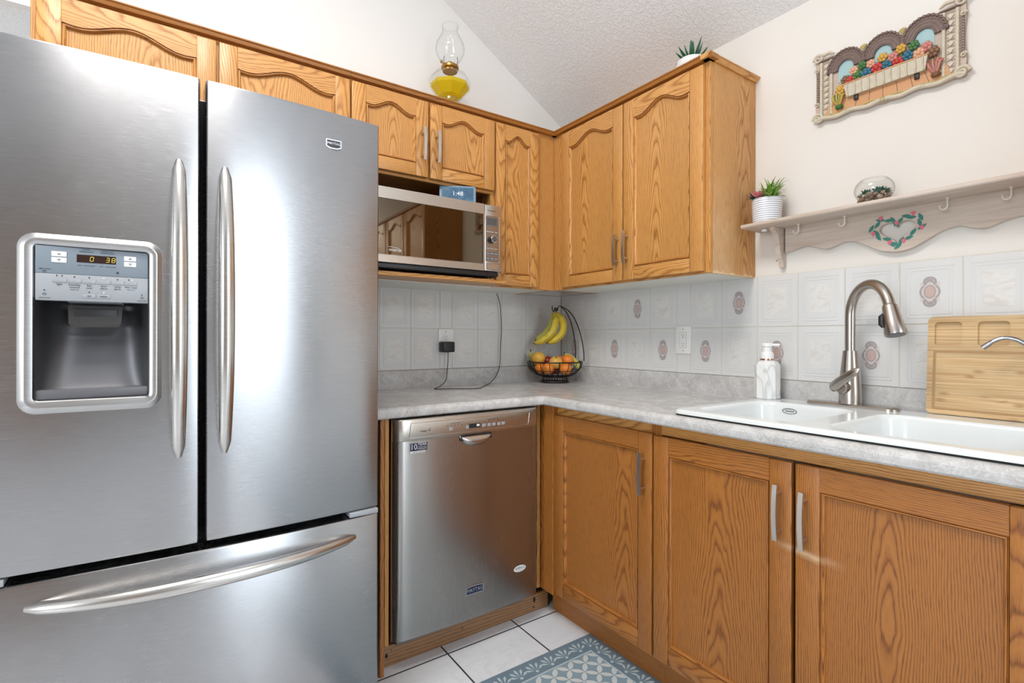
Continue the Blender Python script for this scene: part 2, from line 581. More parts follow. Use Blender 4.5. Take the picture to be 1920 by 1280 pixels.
# laminate worktop
def laminate():
    t = NT('grey_marbled_laminate')
    p = t.pos()
    a = t.noise(p, 13.0, 5.0, 0.62, 1.2)
    b = t.noise(p, 38.0, 4.0, 0.6, 2.2)
    e = t.math('ABSOLUTE', t.math('SUBTRACT', b, 0.5))
    scr = t.ramp(e, [(0.0, 1.0), (0.035, 0.0)])
    c = t.noise(p, 4.5, 2.0)
    col = t.ramp(a, [(0.30, (0.40, 0.39, 0.39)), (0.50, (0.52, 0.515, 0.51)), (0.70, (0.66, 0.66, 0.66))])
    col = t.mix(t.math('MULTIPLY', c, 0.40), col, (0.47, 0.43, 0.40))
    col = t.mix(t.math('MULTIPLY', scr, 0.50), col, (0.78, 0.78, 0.77))
    t.p(Base_Color=col, Roughness=0.22)
    return t.m
M_lam = laminate()

# glazed wall tile: pale, slightly mottled marble print inside a pressed frame
def tile_mat(name, lo, hi):
    t = NT(name)
    p = t.pos()
    n = t.noise(p, 3.0, 2.0)
    t.p(Base_Color=t.mix(n, lo, hi), Roughness=0.16)
    return t.m
M_tile = tile_mat('glazed_white_wall_tile', (0.665, 0.66, 0.65), (0.715, 0.715, 0.71))
def tile_print():
    t = NT('marbled_tile_centre')
    x, y, z = t.xyz(t.pos())
    q = t.vec(t.math('ADD', t.math('MULTIPLY', t.math('ADD', x, y), 14.0), t.math('MULTIPLY', z, 9.0)), t.math('MULTIPLY', z, 26.0), 0.0)
    n = t.noise(q, 1.3, 4.0, 0.6, 1.0)
    t.p(Base_Color=t.ramp(n, [(0.36, (0.665, 0.635, 0.60)), (0.52, (0.745, 0.735, 0.72)), (0.70, (0.69, 0.65, 0.62))]), Roughness=0.2)
    t.bump(n, 0.4, 0.004)
    return t.m
M_tprint = tile_print()
M_grout = simple('cream_grout', (0.66, 0.61, 0.51), 0.9)
M_medal = simple('grey_mauve_print', (0.40, 0.355, 0.355), 0.3)
M_medal2 = simple('pale_mauve_print', (0.64, 0.585, 0.57), 0.3)
M_rose = simple('rose_print', (0.58, 0.42, 0.385), 0.3)

# sink, soap dispenser
M_sink = simple('white_enamel_sink', (0.745, 0.77, 0.77), 0.14)
def marble():
    t = NT('white_marble_print')
    p = t.obj()
    x, y, z = t.xyz(p)
    n = t.noise(t.vec(t.math('MULTIPLY', x, 16.0), t.math('MULTIPLY', y, 16.0), t.math('MULTIPLY', z, 5.0)), 1.0, 3.0, 0.5, 1.0)
    e = t.math('ABSOLUTE', t.math('SUBTRACT', n, 0.5))
    v = t.ramp(e, [(0.0, 1.0), (0.05, 0.0)])
    t.p(Base_Color=t.mix(t.math('MULTIPLY', v, 0.55), (0.80, 0.80, 0.79), (0.42, 0.42, 0.43)), Roughness=0.2)
    return t.m
M_marble = marble()
M_rgold = simple('rose_gold_ring', (0.70, 0.36, 0.27), 0.2, 1.0)

# bamboo
def bamboo():
    t = NT('bamboo')
    x, y, z = t.xyz(t.pos())
    strip = t.math('FLOOR', t.math('DIVIDE', z, 0.0215))
    hs = t.n('ShaderNodeTexWhiteNoise', {'noise_dimensions': '1D'}, W=strip).outputs[0]
    n = t.noise(t.vec(t.math('MULTIPLY', y, 6.0), t.math('MULTIPLY', hs, 30.0), t.math('MULTIPLY', z, 420.0)), 1.0, 3.0)
    kn = t.n('ShaderNodeTexVoronoi', {'voronoi_dimensions': '2D'}, Vector=t.vec(t.math('ADD', t.math('MULTIPLY', y, 11.0), t.math('MULTIPLY', hs, 17.0)), t.math('MULTIPLY', z, 24.0), 0.0), Scale=1.0, Randomness=1.0)
    kd = t.ramp(kn.outputs['Distance'], [(0.03, 1.0), (0.20, 0.0)])
    kk = t.math('MULTIPLY', kd, t.math('GREATER_THAN', t.noise(t.vec(t.math('MULTIPLY', y, 5.0), hs, t.math('MULTIPLY', z, 9.0)), 2.0, 1.0), 0.52))
    col = t.mix(t.ramp(n, [(0.32, 0.0), (0.68, 1.0)]), (0.49, 0.295, 0.125), (0.73, 0.525, 0.29))
    tn = t.math('ADD', 0.86, t.math('MULTIPLY', hs, 0.22))
    col = t.mix(1.0, col, t.vec(tn, tn, tn), 'MULTIPLY')
    col = t.mix(t.math('MULTIPLY', kk, t.math('ADD', 0.25, t.math('MULTIPLY', n, 0.6))), col, (0.28, 0.125, 0.035))
    t.p(Base_Color=col, Roughness=0.5)
    return t.m
M_bamboo = bamboo()
M_groove = simple('bamboo_groove', (0.42, 0.25, 0.11), .55)

# whitewashed pine shelf
def whitewash():
    t = NT('whitewashed_pine')
    x, y, z = t.xyz(t.pos())
    n = t.noise(t.vec(t.math('MULTIPLY', x, 60.0), t.math('MULTIPLY', y, 4.0), t.math('MULTIPLY', z, 60.0)), 1.0, 4.0, 0.6, 0.6)
    big = t.noise(t.vec(t.math('MULTIPLY', x, 5.0), t.math('MULTIPLY', y, 3.0), t.math('MULTIPLY', z, 12.0)), 1.0, 2.0)
    col = t.ramp(n, [(0.34, (0.49, 0.395, 0.325)), (0.52, (0.60, 0.505, 0.435)), (0.72, (0.66, 0.585, 0.52))])
    col = t.mix(t.math('MULTIPLY', big, 0.45), col, (0.55, 0.45, 0.37))
    t.p(Base_Color=col, Roughness=0.55)
    return t.m
M_pine = whitewash()
M_teal = simple('teal_paint', (0.035, 0.20, 0.16), 0.5)
M_pink = simple('pink_paint', (0.66, 0.15, 0.20), 0.5)

# ------------------------------------------------------------------ the setting
XL, YB = -5.0, -5.0               # left wall and the wall behind the camera
SL = 0.594                        # slope of the vault
PK = -2.55                        # its ridge
ZR = 2.362
def zc(x):
    return ZR + SL * (-x if x > PK else (x - 2 * PK) if False else (-PK - (PK - x)))

mb = MB()
mb.prism([(XL, 0.0), (-2.235, 0.0), (-2.235, 0.0)] if False else [(-2.235, 0.0), (0.10, 0.0), (0.10, ZR - SL * 0.1), (PK, zc(PK)), (XL, zc(XL)), (XL, 2.228), (-2.235, 2.228)],
         -0.0, -0.035, M_wall, 'uw', smooth=False, T=Matrix(((1, 0, 0, 0), (0, -1, 0, 0), (0, 0, 1, 0), (0, 0, 0, 1))))
wall_back = struct(mb.build('wall_back'))
mb = MB()
mb.box((0, 0.0, 0), (0.12, YB, ZR), M_wallR)
wall_right = struct(mb.build('wall_right'))
mb = MB()
wx0, wx1, wz0, wz1 = -1.42, -0.38, 0.05, 2.15
mb.prism([[(XL, 0), (0, 0), (0, ZR), (PK, zc(PK)), (XL, zc(XL))], [(wx0, wz0), (wx1, wz0), (wx1, wz1), (wx0, wz1)], [(-1.36, 2.2), (-.60, 2.2), (-.60, 2.70), (-1.36, 2.70)]], YB, YB - 0.12, M_taupe, 'uw', smooth=False)
wall_behind = struct(mb.build('wall_behind'))
mb = MB()
mb.prism([[(YB, 0), (3.0, 0), (3.0, zc(XL)), (YB, zc(XL))], [(-3.4, 0.9), (-1.8, 0.9), (-1.8, 2.2), (-3.4, 2.2)]], XL, XL - 0.12, M_wall, 'vw', smooth=False)
wall_left = struct(mb.build('wall_left'))
mb = MB()
mb.box((XL, 3.0, 0), (0.12, 3.12, 2.3), M_wall)
struct(mb.build('wall_far'))
mb = MB()
mb.box((-2.1, 0.036, 0), (-2.0, 3.0, 2.228), M_wall)
struct(mb.build('wall_passage'))
mb = MB()
mb.add([(0.1, YB, ZR - SL * .1), (0.1, 0.0, ZR - SL * .1), (PK, 0.0, zc(PK)), (PK, YB, zc(PK)), (XL, YB, zc(XL)), (XL, 0, zc(XL))],
       [(0, 1, 2, 3), (3, 2, 5, 4)], M_ceil, smooth=False)
mb.box((XL, 0.036, 2.2281), (-2.0, 3.0, 2.30), M_ceil)
struct(mb.build('ceiling'))
mb = MB()
mb.box((XL, YB, -0.08), (0.10, 3.0, 0.0), M_floor)
struct(mb.build('floor'))

def window(name, M, u0, u1, w0, w1, nmull):
    mb = MB(M)
    fw = 0.055
    for a, b in (((u0, w0), (u1, w0 + fw)), ((u0, w1 - fw), (u1, w1)), ((u0, w0 + fw), (u0 + fw, w1 - fw)), ((u1 - fw, w0 + fw), (u1, w1 - fw))):
        mb.box((a[0], -0.09, a[1]), (b[0], 0.012, b[1]), M_white, 0.004)
    for k in range(1, nmull + 1):
        u = u0 + (u1 - u0) * k / (nmull + 1)
        mb.box((u - .03, -0.08, w0 + fw), (u + .03, 0.0, w1 - fw), M_white, 0.003)
    o = struct(mb.build(name))
    g = MB(M)
    g.box((u0 + fw, -0.062, w0 + fw), (u1 - fw, -0.056, w1 - fw), M_thin)
    g.build('pane', o)
    return o
window('window_1', Matrix(((1, 0, 0, 0), (0, 1, 0, YB), (0, 0, 1, 0), (0, 0, 0, 1))), wx0, wx1, wz0, wz1, 1)
mb = MB(Matrix(((1, 0, 0, 0), (0, 1, 0, YB), (0, 0, 1, 0), (0, 0, 0, 1))))
mb.box((-3.80, 0.0005, 0), (-2.95, .035, 2.05), M_plank, .004, 2, 2)
for a, b in ((.15, .95), (1.08, 1.90)):
    mb.box((-3.68, .034, a), (-3.07, .042, b), M_plank, .006, 2, 2)
d1 = struct(mb.build('reflection_door'))  # made-up door, unseen, put here for brown streaks in the steel
mb = MB(Matrix(((1, 0, 0, 0), (0, 1, 0, YB), (0, 0, 1, 0), (0, 0, 0, 1))))
mb.cyl((-3.03, .035, 1.0), (-3.03, .07, 1.0), .012, M_pull, 14)
mb.ball((-3.03, .085, 1.0), .026, M_pull, 16, 10)
mb.build('door_knob', d1)
window('window_3', Matrix(((1, 0, 0, 0), (0, 1, 0, YB), (0, 0, 1, 0), (0, 0, 0, 1))), -1.36, -.60, 2.2, 2.70, 0)
window('window_2', Matrix(((0, 1, 0, XL), (1, 0, 0, 0), (0, 0, 1, 0), (0, 0, 0, 1))), -3.4, -1.8, 0.9, 2.2, 1)

# wall tiles: each run is one mesh under its wall
def tile_run(M, cuts, rows, medals, parent):
    mb = MB(M)
    u0, u1 = cuts[0], cuts[-1]
    mb.box((u0, 0.0005, rows[0]), (u1, 0.004, rows[-1]), M_grout)
    for r in range(len(rows) - 1):
        for k in range(len(cuts) - 1):
            a, b = cuts[k] + .0012, cuts[k + 1] - .0012
            c, d = rows[r] + .0012, rows[r + 1] - .0012
            mb.box((a, 0.003, c), (b, 0.0062, d), M_tile, 0.0012, 1)
            if b - a < 0.10:
                continue
            uc, wc = (a + b) / 2, (c + d) / 2
            # pressed picture-frame ridges
            def ridge(hw, hh, wd, ht):
                for s in (-1, 1):
                    for (p0, p1, q0, q1) in ((uc + s * hw - wd, uc + s * hw + wd, wc - hh, wc + hh), (uc - hw, uc + hw, wc + s * hh - wd, wc + s * hh + wd)):
                        mb.box((p0, 0.0058, q0), (p1, 0.0062 + ht, q1), M_tile, ht * .7, 1)
            ridge(0.056, 0.077, 0.0026, 0.0010)
            ridge(0.0475, 0.0665, 0.0022, 0.0008)
            if (k, r) not in medals:
                mb.box((uc - .034, 0.0060, wc - .050), (uc + .034, 0.0066, wc + .050), M_tprint)
            if (k, r) in medals:
                mb.box((uc - .024, 0.0060, wc - .029), (uc + .024, 0.0066, wc + .029), M_medal2)
                def ell(rx, rz, v, mat, cz=0, lobes=0, inner=0):
                    n = 40
                    out = [(uc + rx * math.cos(t) * (1 + lobes * math.cos(4 * t)), wc + cz + rz * math.sin(t) * (1 + lobes * math.cos(4 * t))) for t in [2 * PI * i / n for i in range(n)]]
                    if inner:
                        inn = [(uc + (p[0] - uc) * inner, wc + cz + (p[1] - wc - cz) * inner) for p in out]
                        mb.prism([out, inn], v, v + .0003, mat)
                    else:
                        mb.prism(out, v, v + .0003, mat)
                for s in (-1, 1):
                    ell(.017, .016, .0066, M_medal, s * .030, 0, .62)
                    ell(.0085, .008, .0066, M_medal, s * .031, 0, .45)
                ell(.0235, .034, .0067, M_medal2, 0, 0.10)
                ell(.0235, .034, .0069, M_medal, 0, 0.10, .80)
                ell(.0150, .0205, .0069, M_medal)
                ell(.0118, .0168, .0072, M_rose)
                for q in range(12):
                    qa = 2 * PI * (q + .5) / 12
                    qx, qz = uc + .0192 * math.cos(qa), wc + .0272 * math.sin(qa)
                    mb.prism([(qx + .0016 * math.cos(b_), qz + .0022 * math.sin(b_)) for b_ in [2 * PI * i_ / 8 for i_ in range(8)]], .0071, .0073, M_medal2)
    return mb.build('wall_tiles', parent)
rows = [0.9975, 1.1945, 1.390]
cutR = [0.007, .046, .198, .350, .502, .653, .805, .876, 1.027, 1.180, 1.333, 1.488, 1.643, 1.797, 1.950, 2.103, 2.145]
medR = {(1, 0), (3, 0), (4, 1), (5, 0), (7, 0), (8, 1), (9, 0), (11, 0), (12, 1), (14, 0)}
tile_run(FR(0, 0, 0), cutR, rows, medR, wall_right)
cutB = [-1.40, -1.240, -1.088, -.935, -.782, -.714, -.566, -.417, -.259, -.098, -.0075]
tile_run(FB(0, 0, 0), cutB, rows, set(), wall_back)

# ------------------------------------------------------------------ cabinets
def pull(M, u, w, length, parent, horizontal=False):
    """satin bow pull, centred on (u, w), standing on the plane v = 0 of M"""
    mb = MB(M)
    n = 14
    pts = []
    for i in range(n + 1):
        s = i / n * 2 - 1
        pts.append((u, 0.027 + 0.006 * (1 - s * s), w + s * length / 2))
    vs, fs = [], []
    for p in pts:
        for du, dv in ((-.006, -.002), (.006, -.002), (.006, .0022), (-.006, .0022)):
            vs.append((p[0] + du, p[1] + dv, p[2]))
    for i in range(n):
        for k in range(4):
            j = (k + 1) % 4
            fs.append((i * 4 + k, i * 4 + j, i * 4 + 4 + j, i * 4 + 4 + k))
    fs += [(3, 2, 1, 0), tuple(n * 4 + k for k in range(4))]
    mb.add(vs, fs, M_pull)
    for s in (-1, 1):
        mb.cyl((u, 0, w + s * length * .34), (u, 0.031, w + s * length * .34), 0.0045, M_pull, 10)
    return mb.build('handle', parent)

def offset_in(pts, d):
    """move a counter-clockwise closed outline inwards"""
    n = len(pts)
    out = []
    for i in range(n):
        p0, p1, p2 = Vector(pts[i - 1]), Vector(pts[i]), Vector(pts[(i + 1) % n])
        a, b = (p1 - p0).normalized(), (p2 - p1).normalized()
        na, nb = Vector((-a.y, a.x)), Vector((-b.y, b.x))
        m = (na + nb)
        m = m / max(0.3, m.dot(na)) if m.length > 1e-6 else na
        out.append(tuple(p1 + m * d))
    return out

def cab_door(M, u0, u1, w0, w1, parent, arch=0.0, stile=0.055, rail=0.052, wood=None, handle=None, hlen=0.135, toprail=0.040):
    """frame-and-panel door with a moulded inner edge; arch > 0 gives the cathedral top"""
    wood = wood or M_oak
    t = 0.020
    mb = MB(M)
    uc, hw = (u0 + u1) / 2, (u1 - u0) / 2 - stile
    mb.box((u0, 0, w0), (u0 + stile, t, w1), wood, 0.003, 2, 2)
    mb.box((u1 - stile, 0, w0), (u1, t, w1), wood, 0.003, 2, 2)
    mb.box((u0 + stile, 0.001, w0), (u1 - stile, t - .0003, w0 + rail), wood, 0.0025, 2, 0)
    def top(s):                                    # s in -1..1 across the opening: height below the door top
        if arch <= 0:
            return w1 - rail
        a = abs(s)
        h = 0.5 * (1 + math.cos(PI * min(1.0, a / 0.80)))
        if a > .80:
            h += 0.10 * ((a - .80) / .20) ** 2
        return w1 - toprail - arch * (1 - h)
    nseg = 28 if arch > 0 else 1
    tops = [(uc + hw * (1 - 2 * i / nseg), top(1 - 2 * i / nseg)) for i in range(nseg + 1)]     # right to left
    mb.prism([(u0 + stile, w1)] + [q for q in reversed(tops)] + [(u1 - stile, w1)], 0.001, t - .0003, wood, 'uw', 0)
    inner = [(u0 + stile, w0 + rail), (u1 - stile, w0 + rail)] + tops
    if arch <= 0:
        inner = [(u0 + stile, w0 + rail), (u1 - stile, w0 + rail), (u1 - stile, w1 - rail), (u0 + stile, w1 - rail)]
    prof = [(0.0, t - .0004), (0.0012, t - .0045), (0.0026, t - .005), (0.0034, t - .0022), (0.0058, t - .0015), (0.0085, t - .004), (0.0100, t - .010), (0.0106, t - .012)]
    rings = []
    for d, v in prof:
        q = offset_in(inner, d)
        rings.append([(a, v, b) for a, b in q])
    n = len(inner)
    # moulding runs along each edge: bottom and top with horizontal grain, sides with vertical grain
    vs = [p for r in rings for p in r]
    def strip(idx, gr):
        fs = []
        for k in range(len(prof) - 1):
            for i in idx:
                j = (i + 1) % n
                fs.append((k * n + i, k * n + j, (k + 1) * n + j, (k + 1) * n + i))
        mb.add(vs, fs, M_oak_shade if gr == 0 and arch > 0 else wood, True, gr)
    strip([0], 0)
    strip([1, n - 1], 2)
    strip(list(range(2, n - 1)), 0)
    d = mb.build('door', parent)
    pn = MB(M)
    q = offset_in(inner, 0.0095)
    pn.prism(q, 0.002, t - .0115, wood, 'uw', 2, gc=(uc + random.choice((-1, 1)) * random.uniform(.04, .34) * (u1 - u0), 0.0, w0))
    pn.build('door_panel', d)
    if handle:
        hm = M @ Matrix.Translation((0, t, 0))
        pull(hm, handle[0], handle[1], hlen, d)
    return d

def carcass(M, u0, u1, depth, w0, w1, parent, wood=None, ends=(None, None), bottom=True, mull=None):
    """face frame and sides of a cabinet; the face is the plane v = 0, the wall side is v = -depth"""
    wood = wood or M_oak
    mb = MB(M)
    mb.box((u0, -depth, w0), (u0 + .016, -0.018, w1), ends[0] or wood, 0, 1, 2)
    mb.box((u1 - .016, -depth, w0), (u1, -0.018, w1), ends[1] or wood, 0, 1, 2)
    mb.box((u0 + .016, -depth, w1 - .016), (u1 - .016, -0.018, w1), wood, 0, 1, 0)
    mb.box((u0 + .016, -depth, w0 + .016), (u1 - .016, -depth + .006, w1 - .016), wood, 0, 1, 2)
    # face frame
    mb.box((u0, -0.018, w0), (u0 + .038, 0, w1), wood, 0.0012, 1, 2)
    mb.box((u1 - .038, -0.018, w0), (u1, 0, w1), wood, 0.0012, 1, 2)
    mb.box((u0 + .038, -0.018, w1 - .038), (u1 - .038, -0.0003, w1), wood, 0, 1, 0)
    mb.box((u0 + .038, -0.018, w0), (u1 - .038, -0.0003, w0 + .030), wood, 0, 1, 0)
    if mull:
        mb.box((mull - .022, -0.018, w0 + .03), (mull + .022, -.0004, w1 - .038), wood, 0, 1, 2)
    o = mb.build('carcass', parent)
    b = MB(M)
    b.box((u0 + .016, -depth, w0 + .001), (u1 - .016, -0.018, w0 + .013), M_offw if bottom else wood)
    b.build('bottom_panel', parent)
    return o

def cornice(M, u0, u1, w, parent, back=-0.02):
    mb = MB(M)
    prof = [(back, 0), (0.0215, 0), (0.024, 0.004), (0.026, 0.010), (0.031, 0.0135), (0.031, 0.017), (back, 0.017)]
    mb.prism([(v, w + z) for v, z in prof], u0, u1, M_oak_shade, 'vw', 0)
    return mb.build('cornice', parent)

ZB, ZT = 1.386, 2.146
DP = 0.294
MF = FB(0, -0.295, 0)
# over the refrigerator
t = thing('wall_cabinet', 'oak wall cabinet above the refrigerator with two arched doors', 'cabinet', (-1.77, -0.15, 1.80))
carcass(MF, -2.219, -1.314, DP, 1.80, ZT, t, mull=-1.7575)
cab_door(MF, -2.205, -1.762, 1.812, 2.134, t, 0.036)
cab_door(MF, -1.753, -1.318, 1.812, 2.134, t, 0.036)
cornice(MF, -2.235, -1.3145, ZT, t)
# over the microwave, with an open niche and a shelf board
t = thing('wall_cabinet', 'oak wall cabinet with two arched doors and an open niche holding the microwave', 'cabinet', (-0.98, -0.15, 1.385))
mb = MB(MF)
for a in (-1.314, -0.674):
    mb.box((a, -DP, 1.403), (a + .016, 0.0, ZT), M_oak, 0, 1, 2)
mb.box((-1.298, -DP, 1.818), (-.674, -0.018, 1.834), M_oak_shade, 0, 1, 0)
mb.box((-1.298, -DP, 2.13), (-.674, -0.018, ZT), M_oak, 0, 1, 0)
mb.box((-1.298, -DP, 1.403), (-.674, -DP + .006, 2.13), M_oak, 0, 1, 2)
mb.box((-1.298, -.018, 1.806), (-.674, 0.0, 1.842), M_oak, 0.001, 1, 0)
mb.box((-1.298, -.018, 2.10), (-.674, 0.0, ZT), M_oak, 0.001, 1, 0)
mb.box((-1.005, -.018, 1.842), (-.966, 0.0, 2.10), M_oak, 0.001, 1, 2)
mb.build('carcass', t)
sh = MB(MF)
sh.box((-1.314, -DP, 1.386), (-0.661, 0.117, 1.403), M_oak, 0.002, 1, 0)
sh.build('shelf', t)
bp = MB(MF)
bp.box((-1.314, -DP, 1.3805), (-0.661, -0.01, 1.3855), M_offw)
bp.build('bottom_panel', t)
cab_door(MF, -1.311, -.992, 1.818, 2.134, t, 0.032, handle=(-1.020, 1.948))
cab_door(MF, -.982, -.662, 1.818, 2.134, t, 0.032, handle=(-.956, 1.948))
cornice(MF, -1.314, -.6575, ZT, t)
# narrow tall cabinet in the corner of the back run
t = thing('wall_cabinet', 'narrow tall oak wall cabinet right of the microwave with one arched door', 'cabinet', (-0.47, -0.15, 1.386))
carcass(MF, -.657, -.3145, DP, ZB, ZT, t)
mb = MB(MF)
mb.box((-.409, -.001, ZB), (-.2955, 0.0008, ZT), M_oak, 0, 1, 2)
mb.build('filler_strip', t)
cab_door(MF, -.653, -.411, 1.393, 2.134, t, 0.034, stile=0.050)
cornice(MF, -.657, -.2885, ZT, t)
# right wall cabinet with the worn end
MR = FR(-0.295, 0, 0)
t = thing('wall_cabinet', 'tall two-door oak wall cabinet on the right wall with a worn pale end panel', 'cabinet', (-0.15, -0.72, 1.386))
carcass(MR, .2955, 1.168, DP, ZB, ZT, t, ends=(None, M_oak_worn), mull=.7675)
mb = MB(MR)
mb.box((.297, -.001, ZB), (.366, 0.0008, ZT), M_oak, 0, 1, 2)
mb.build('filler_strip', t)
cab_door(MR, .368, .764, 1.393, 2.134, t, 0.038, handle=(.742, 1.522))
cab_door(MR, .771, 1.150, 1.393, 2.134, t, 0.038, handle=(.796, 1.527))
cornice(MR, .2885, 1.189, ZT, t)
mb = MB()
prof = [(-.02, 0), (0.006, 0), (0.009, 0.004), (0.014, 0.010), (0.020, 0.0135), (0.020, 0.017), (-.02, 0.017)]
mb.prism([(-1.168 - v, ZT + z) for v, z in prof], -0.3265, -0.3255, M_oak, 'vw', 0)
mb.prism([(-1.168 - v, ZT + z) for v, z in prof], -0.325, -0.001, M_oak, 'vw', 0)
mb.build('cornice', t)

# cabinets on the same wall behind the camera, seen only mirrored in the microwave door
for k, (a, b, nd) in enumerate([(2.02, 2.80, 2), (2.802, 3.58, 2)]):
    t = thing('wall_cabinet', ['oak wall cabinet mirrored in the dark microwave door, nearer one', 'oak wall cabinet mirrored in the dark microwave door, farther one'][k], 'cabinet', (-0.15, -(a + b) / 2, 1.386))
    carcass(MR, a, b, DP, ZB, ZT, t)
    m = (a + b) / 2
    cab_door(MR, a + .006, m - .004, 1.393, 2.134, t, 0.038)
    cab_door(MR, m + .004, b - .006, 1.393, 2.134, t, 0.038)
    cornice(MR, a, b, ZT, t)

# base cabinets of the right run
MBs = FR(-0.580, 0, 0)
def base_cab(u0, u1, label, rails):
    t = thing('base_cabinet', label, 'cabinet', (-0.30, -(u0 + u1) / 2, 0.0))
    mb = MB(MBs)
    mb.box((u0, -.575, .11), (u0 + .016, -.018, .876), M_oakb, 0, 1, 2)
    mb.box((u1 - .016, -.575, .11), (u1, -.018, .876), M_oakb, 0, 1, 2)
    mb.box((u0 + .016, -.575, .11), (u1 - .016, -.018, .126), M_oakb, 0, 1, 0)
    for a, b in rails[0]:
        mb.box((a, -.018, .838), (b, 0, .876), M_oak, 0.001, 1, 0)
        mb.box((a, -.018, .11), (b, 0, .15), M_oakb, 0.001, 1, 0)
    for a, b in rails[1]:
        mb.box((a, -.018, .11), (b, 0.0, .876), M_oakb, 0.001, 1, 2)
    mb.build('carcass', t)
    k = MB(MBs)
    k.box((u0, -.06, 0.0), (u1, -.045, .11), M_oakb, 0, 1, 0)
    k.build('toe_kick', t)
    return t
t = base_cab(0.5805, 1.1665, 'oak base cabinet in the corner beside the dishwasher with a single square panel door', ([(.64, 1.147)], [(.5805, .64), (1.147, 1.1665)]))
mb = MB()
mb.box((-.6225, -.5815, .11), (-.605, -.03, .876), M_oak, .001, 1, 2)
mb.box((-.6045, -.664, .11), (-.5805, -.5825, .876), M_oakb, .001, 1, 2)
mb.build('corner_filler', t)
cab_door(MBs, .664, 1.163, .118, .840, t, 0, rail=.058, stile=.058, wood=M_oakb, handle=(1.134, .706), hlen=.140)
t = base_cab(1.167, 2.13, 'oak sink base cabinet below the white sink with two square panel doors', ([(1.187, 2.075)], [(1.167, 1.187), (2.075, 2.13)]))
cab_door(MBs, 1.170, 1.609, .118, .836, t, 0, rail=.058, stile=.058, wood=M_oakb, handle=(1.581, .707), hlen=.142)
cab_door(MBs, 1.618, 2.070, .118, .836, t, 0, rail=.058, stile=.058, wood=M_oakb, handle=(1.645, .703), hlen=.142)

# panel and plank around the dishwasher
mb = MB()
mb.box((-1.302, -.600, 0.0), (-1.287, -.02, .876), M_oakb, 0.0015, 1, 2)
mb.box((-1.286, -.600, 0.10), (-1.271, -.02, .876), M_oak, 0.0015, 1, 2)
solo('end_panel', mb, 'narrow oak end panel standing between the refrigerator and the dishwasher', 'panel', (-1.287, -.3, 0))
mb = MB()
mb.box((-1.284, -.555, 0.0), (-.541, -.535, .074), M_plank, 0.002, 1, 0)
for x, z, r, l in ((-.615, .050, .006, 2.0), (-.618, .020, .003, 1.5), (-1.262, .040, .005, 1.6), (-1.245, .055, .0018, 1), (-.96, .042, .006, 1.4)):
    mb.prism([(x + r * math.cos(a), z + r * l * math.sin(a)) for a in [2 * PI * i / 12 for i in range(12)]], -.5556, -.5545, M_gap if r < .0061 and x != -.96 else M_plank, 'uw')
solo('toe_board', mb, 'brown knotty plank lying on the floor under the dishwasher door', 'board', (-.9, -.545, 0))

# ------------------------------------------------------------------ worktop
def bull(y_or_d):
    pass
D0, ZC, TC = 0.637, 0.914, 0.036
prof = [(0.0195, ZC)]
prof += [(0.575, ZC)]
prof += [(D0 - .016, ZC + .0005), (D0 - .010, ZC - .0015), (D0 - .004, ZC - .006), (D0 - .0005, ZC - .013), (D0, ZC - .020), (D0 - .001, ZC - TC + .006), (D0 - .005, ZC - TC + .001), (D0 - .010, ZC - TC), (D0 - .05, ZC - TC)]
root = thing('countertop', 'grey marbled laminate worktop running around the kitchen corner', 'countertop', (-.32, -.32, ZC - TC))
mb = MB()
XE, YE = -1.345, -2.145
for k in range(len(prof) - 1):
    (d0, z0), (d1, z1) = prof[k], prof[k + 1]
    mb.add([(XE, -d0, z0), (-d0, -d0, z0), (-d1, -d1, z1), (XE, -d1, z1)], [(0, 3, 2, 1)], M_lam)
hole = (1.275, 2.02)
for k in range(len(prof) - 1):
    (d0, z0), (d1, z1) = prof[k], prof[k + 1]
    if k == 0:
        dm = 0.07
        mb.add([(-d0, -d0, z0), (-d0, -hole[0], z0), (-d1, -hole[0], z1), (-d1, -d1, z1)], [(0, 3, 2, 1)], M_lam)
        mb.add([(-d0, -hole[0], z0), (-d0, -hole[1], z0), (-dm, -hole[1], z0), (-dm, -hole[0], z0)], [(0, 3, 2, 1)], M_lam)
        mb.add([(-d0, -hole[1], z0), (-d0, YE, z0), (-d1, YE, z1), (-d1, -hole[1], z1)], [(0, 3, 2, 1)], M_lam)
    else:
        mb.add([(-d0, -d0, z0), (-d0, YE, z0), (-d1, YE, z1), (-d1, -d1, z1)], [(0, 3, 2, 1)], M_lam)
for v in (0,):
    mb.add([(XE, -d, z) for d, z in prof] + [(XE, -.0195, ZC - TC)], [tuple(range(len(prof) + 1))], M_lam, False)
    mb.add([(-d, YE, z) for d, z in prof] + [(-.0195, YE, ZC - TC)], [tuple(range(len(prof) + 1))], M_lam, False)
# the mitre seam at the inner corner
mb.add([(-.6355, -.6355, ZC + .0007), (-.600, -.6015, ZC + .0004), (-.6015, -.600, ZC + .0004)], [(0, 1, 2)], M_dgray)
mb.build('worktop', root)
mb = MB()
lip = [(0.0008, ZC - .02), (0.0008, .9965), (0.016, .9965), (0.0185, .9950), (0.0195, .992), (0.0195, ZC + .003), (0.022, ZC - .0005), (0.022, ZC - .02)]
r1 = [[(XE, -d, z) for d, z in lip], [(-d, -d, z) for d, z in lip], [(-d, YE, z) for d, z in lip]]
mb.loft(r1, M_lam)
mb.build('backsplash', root)

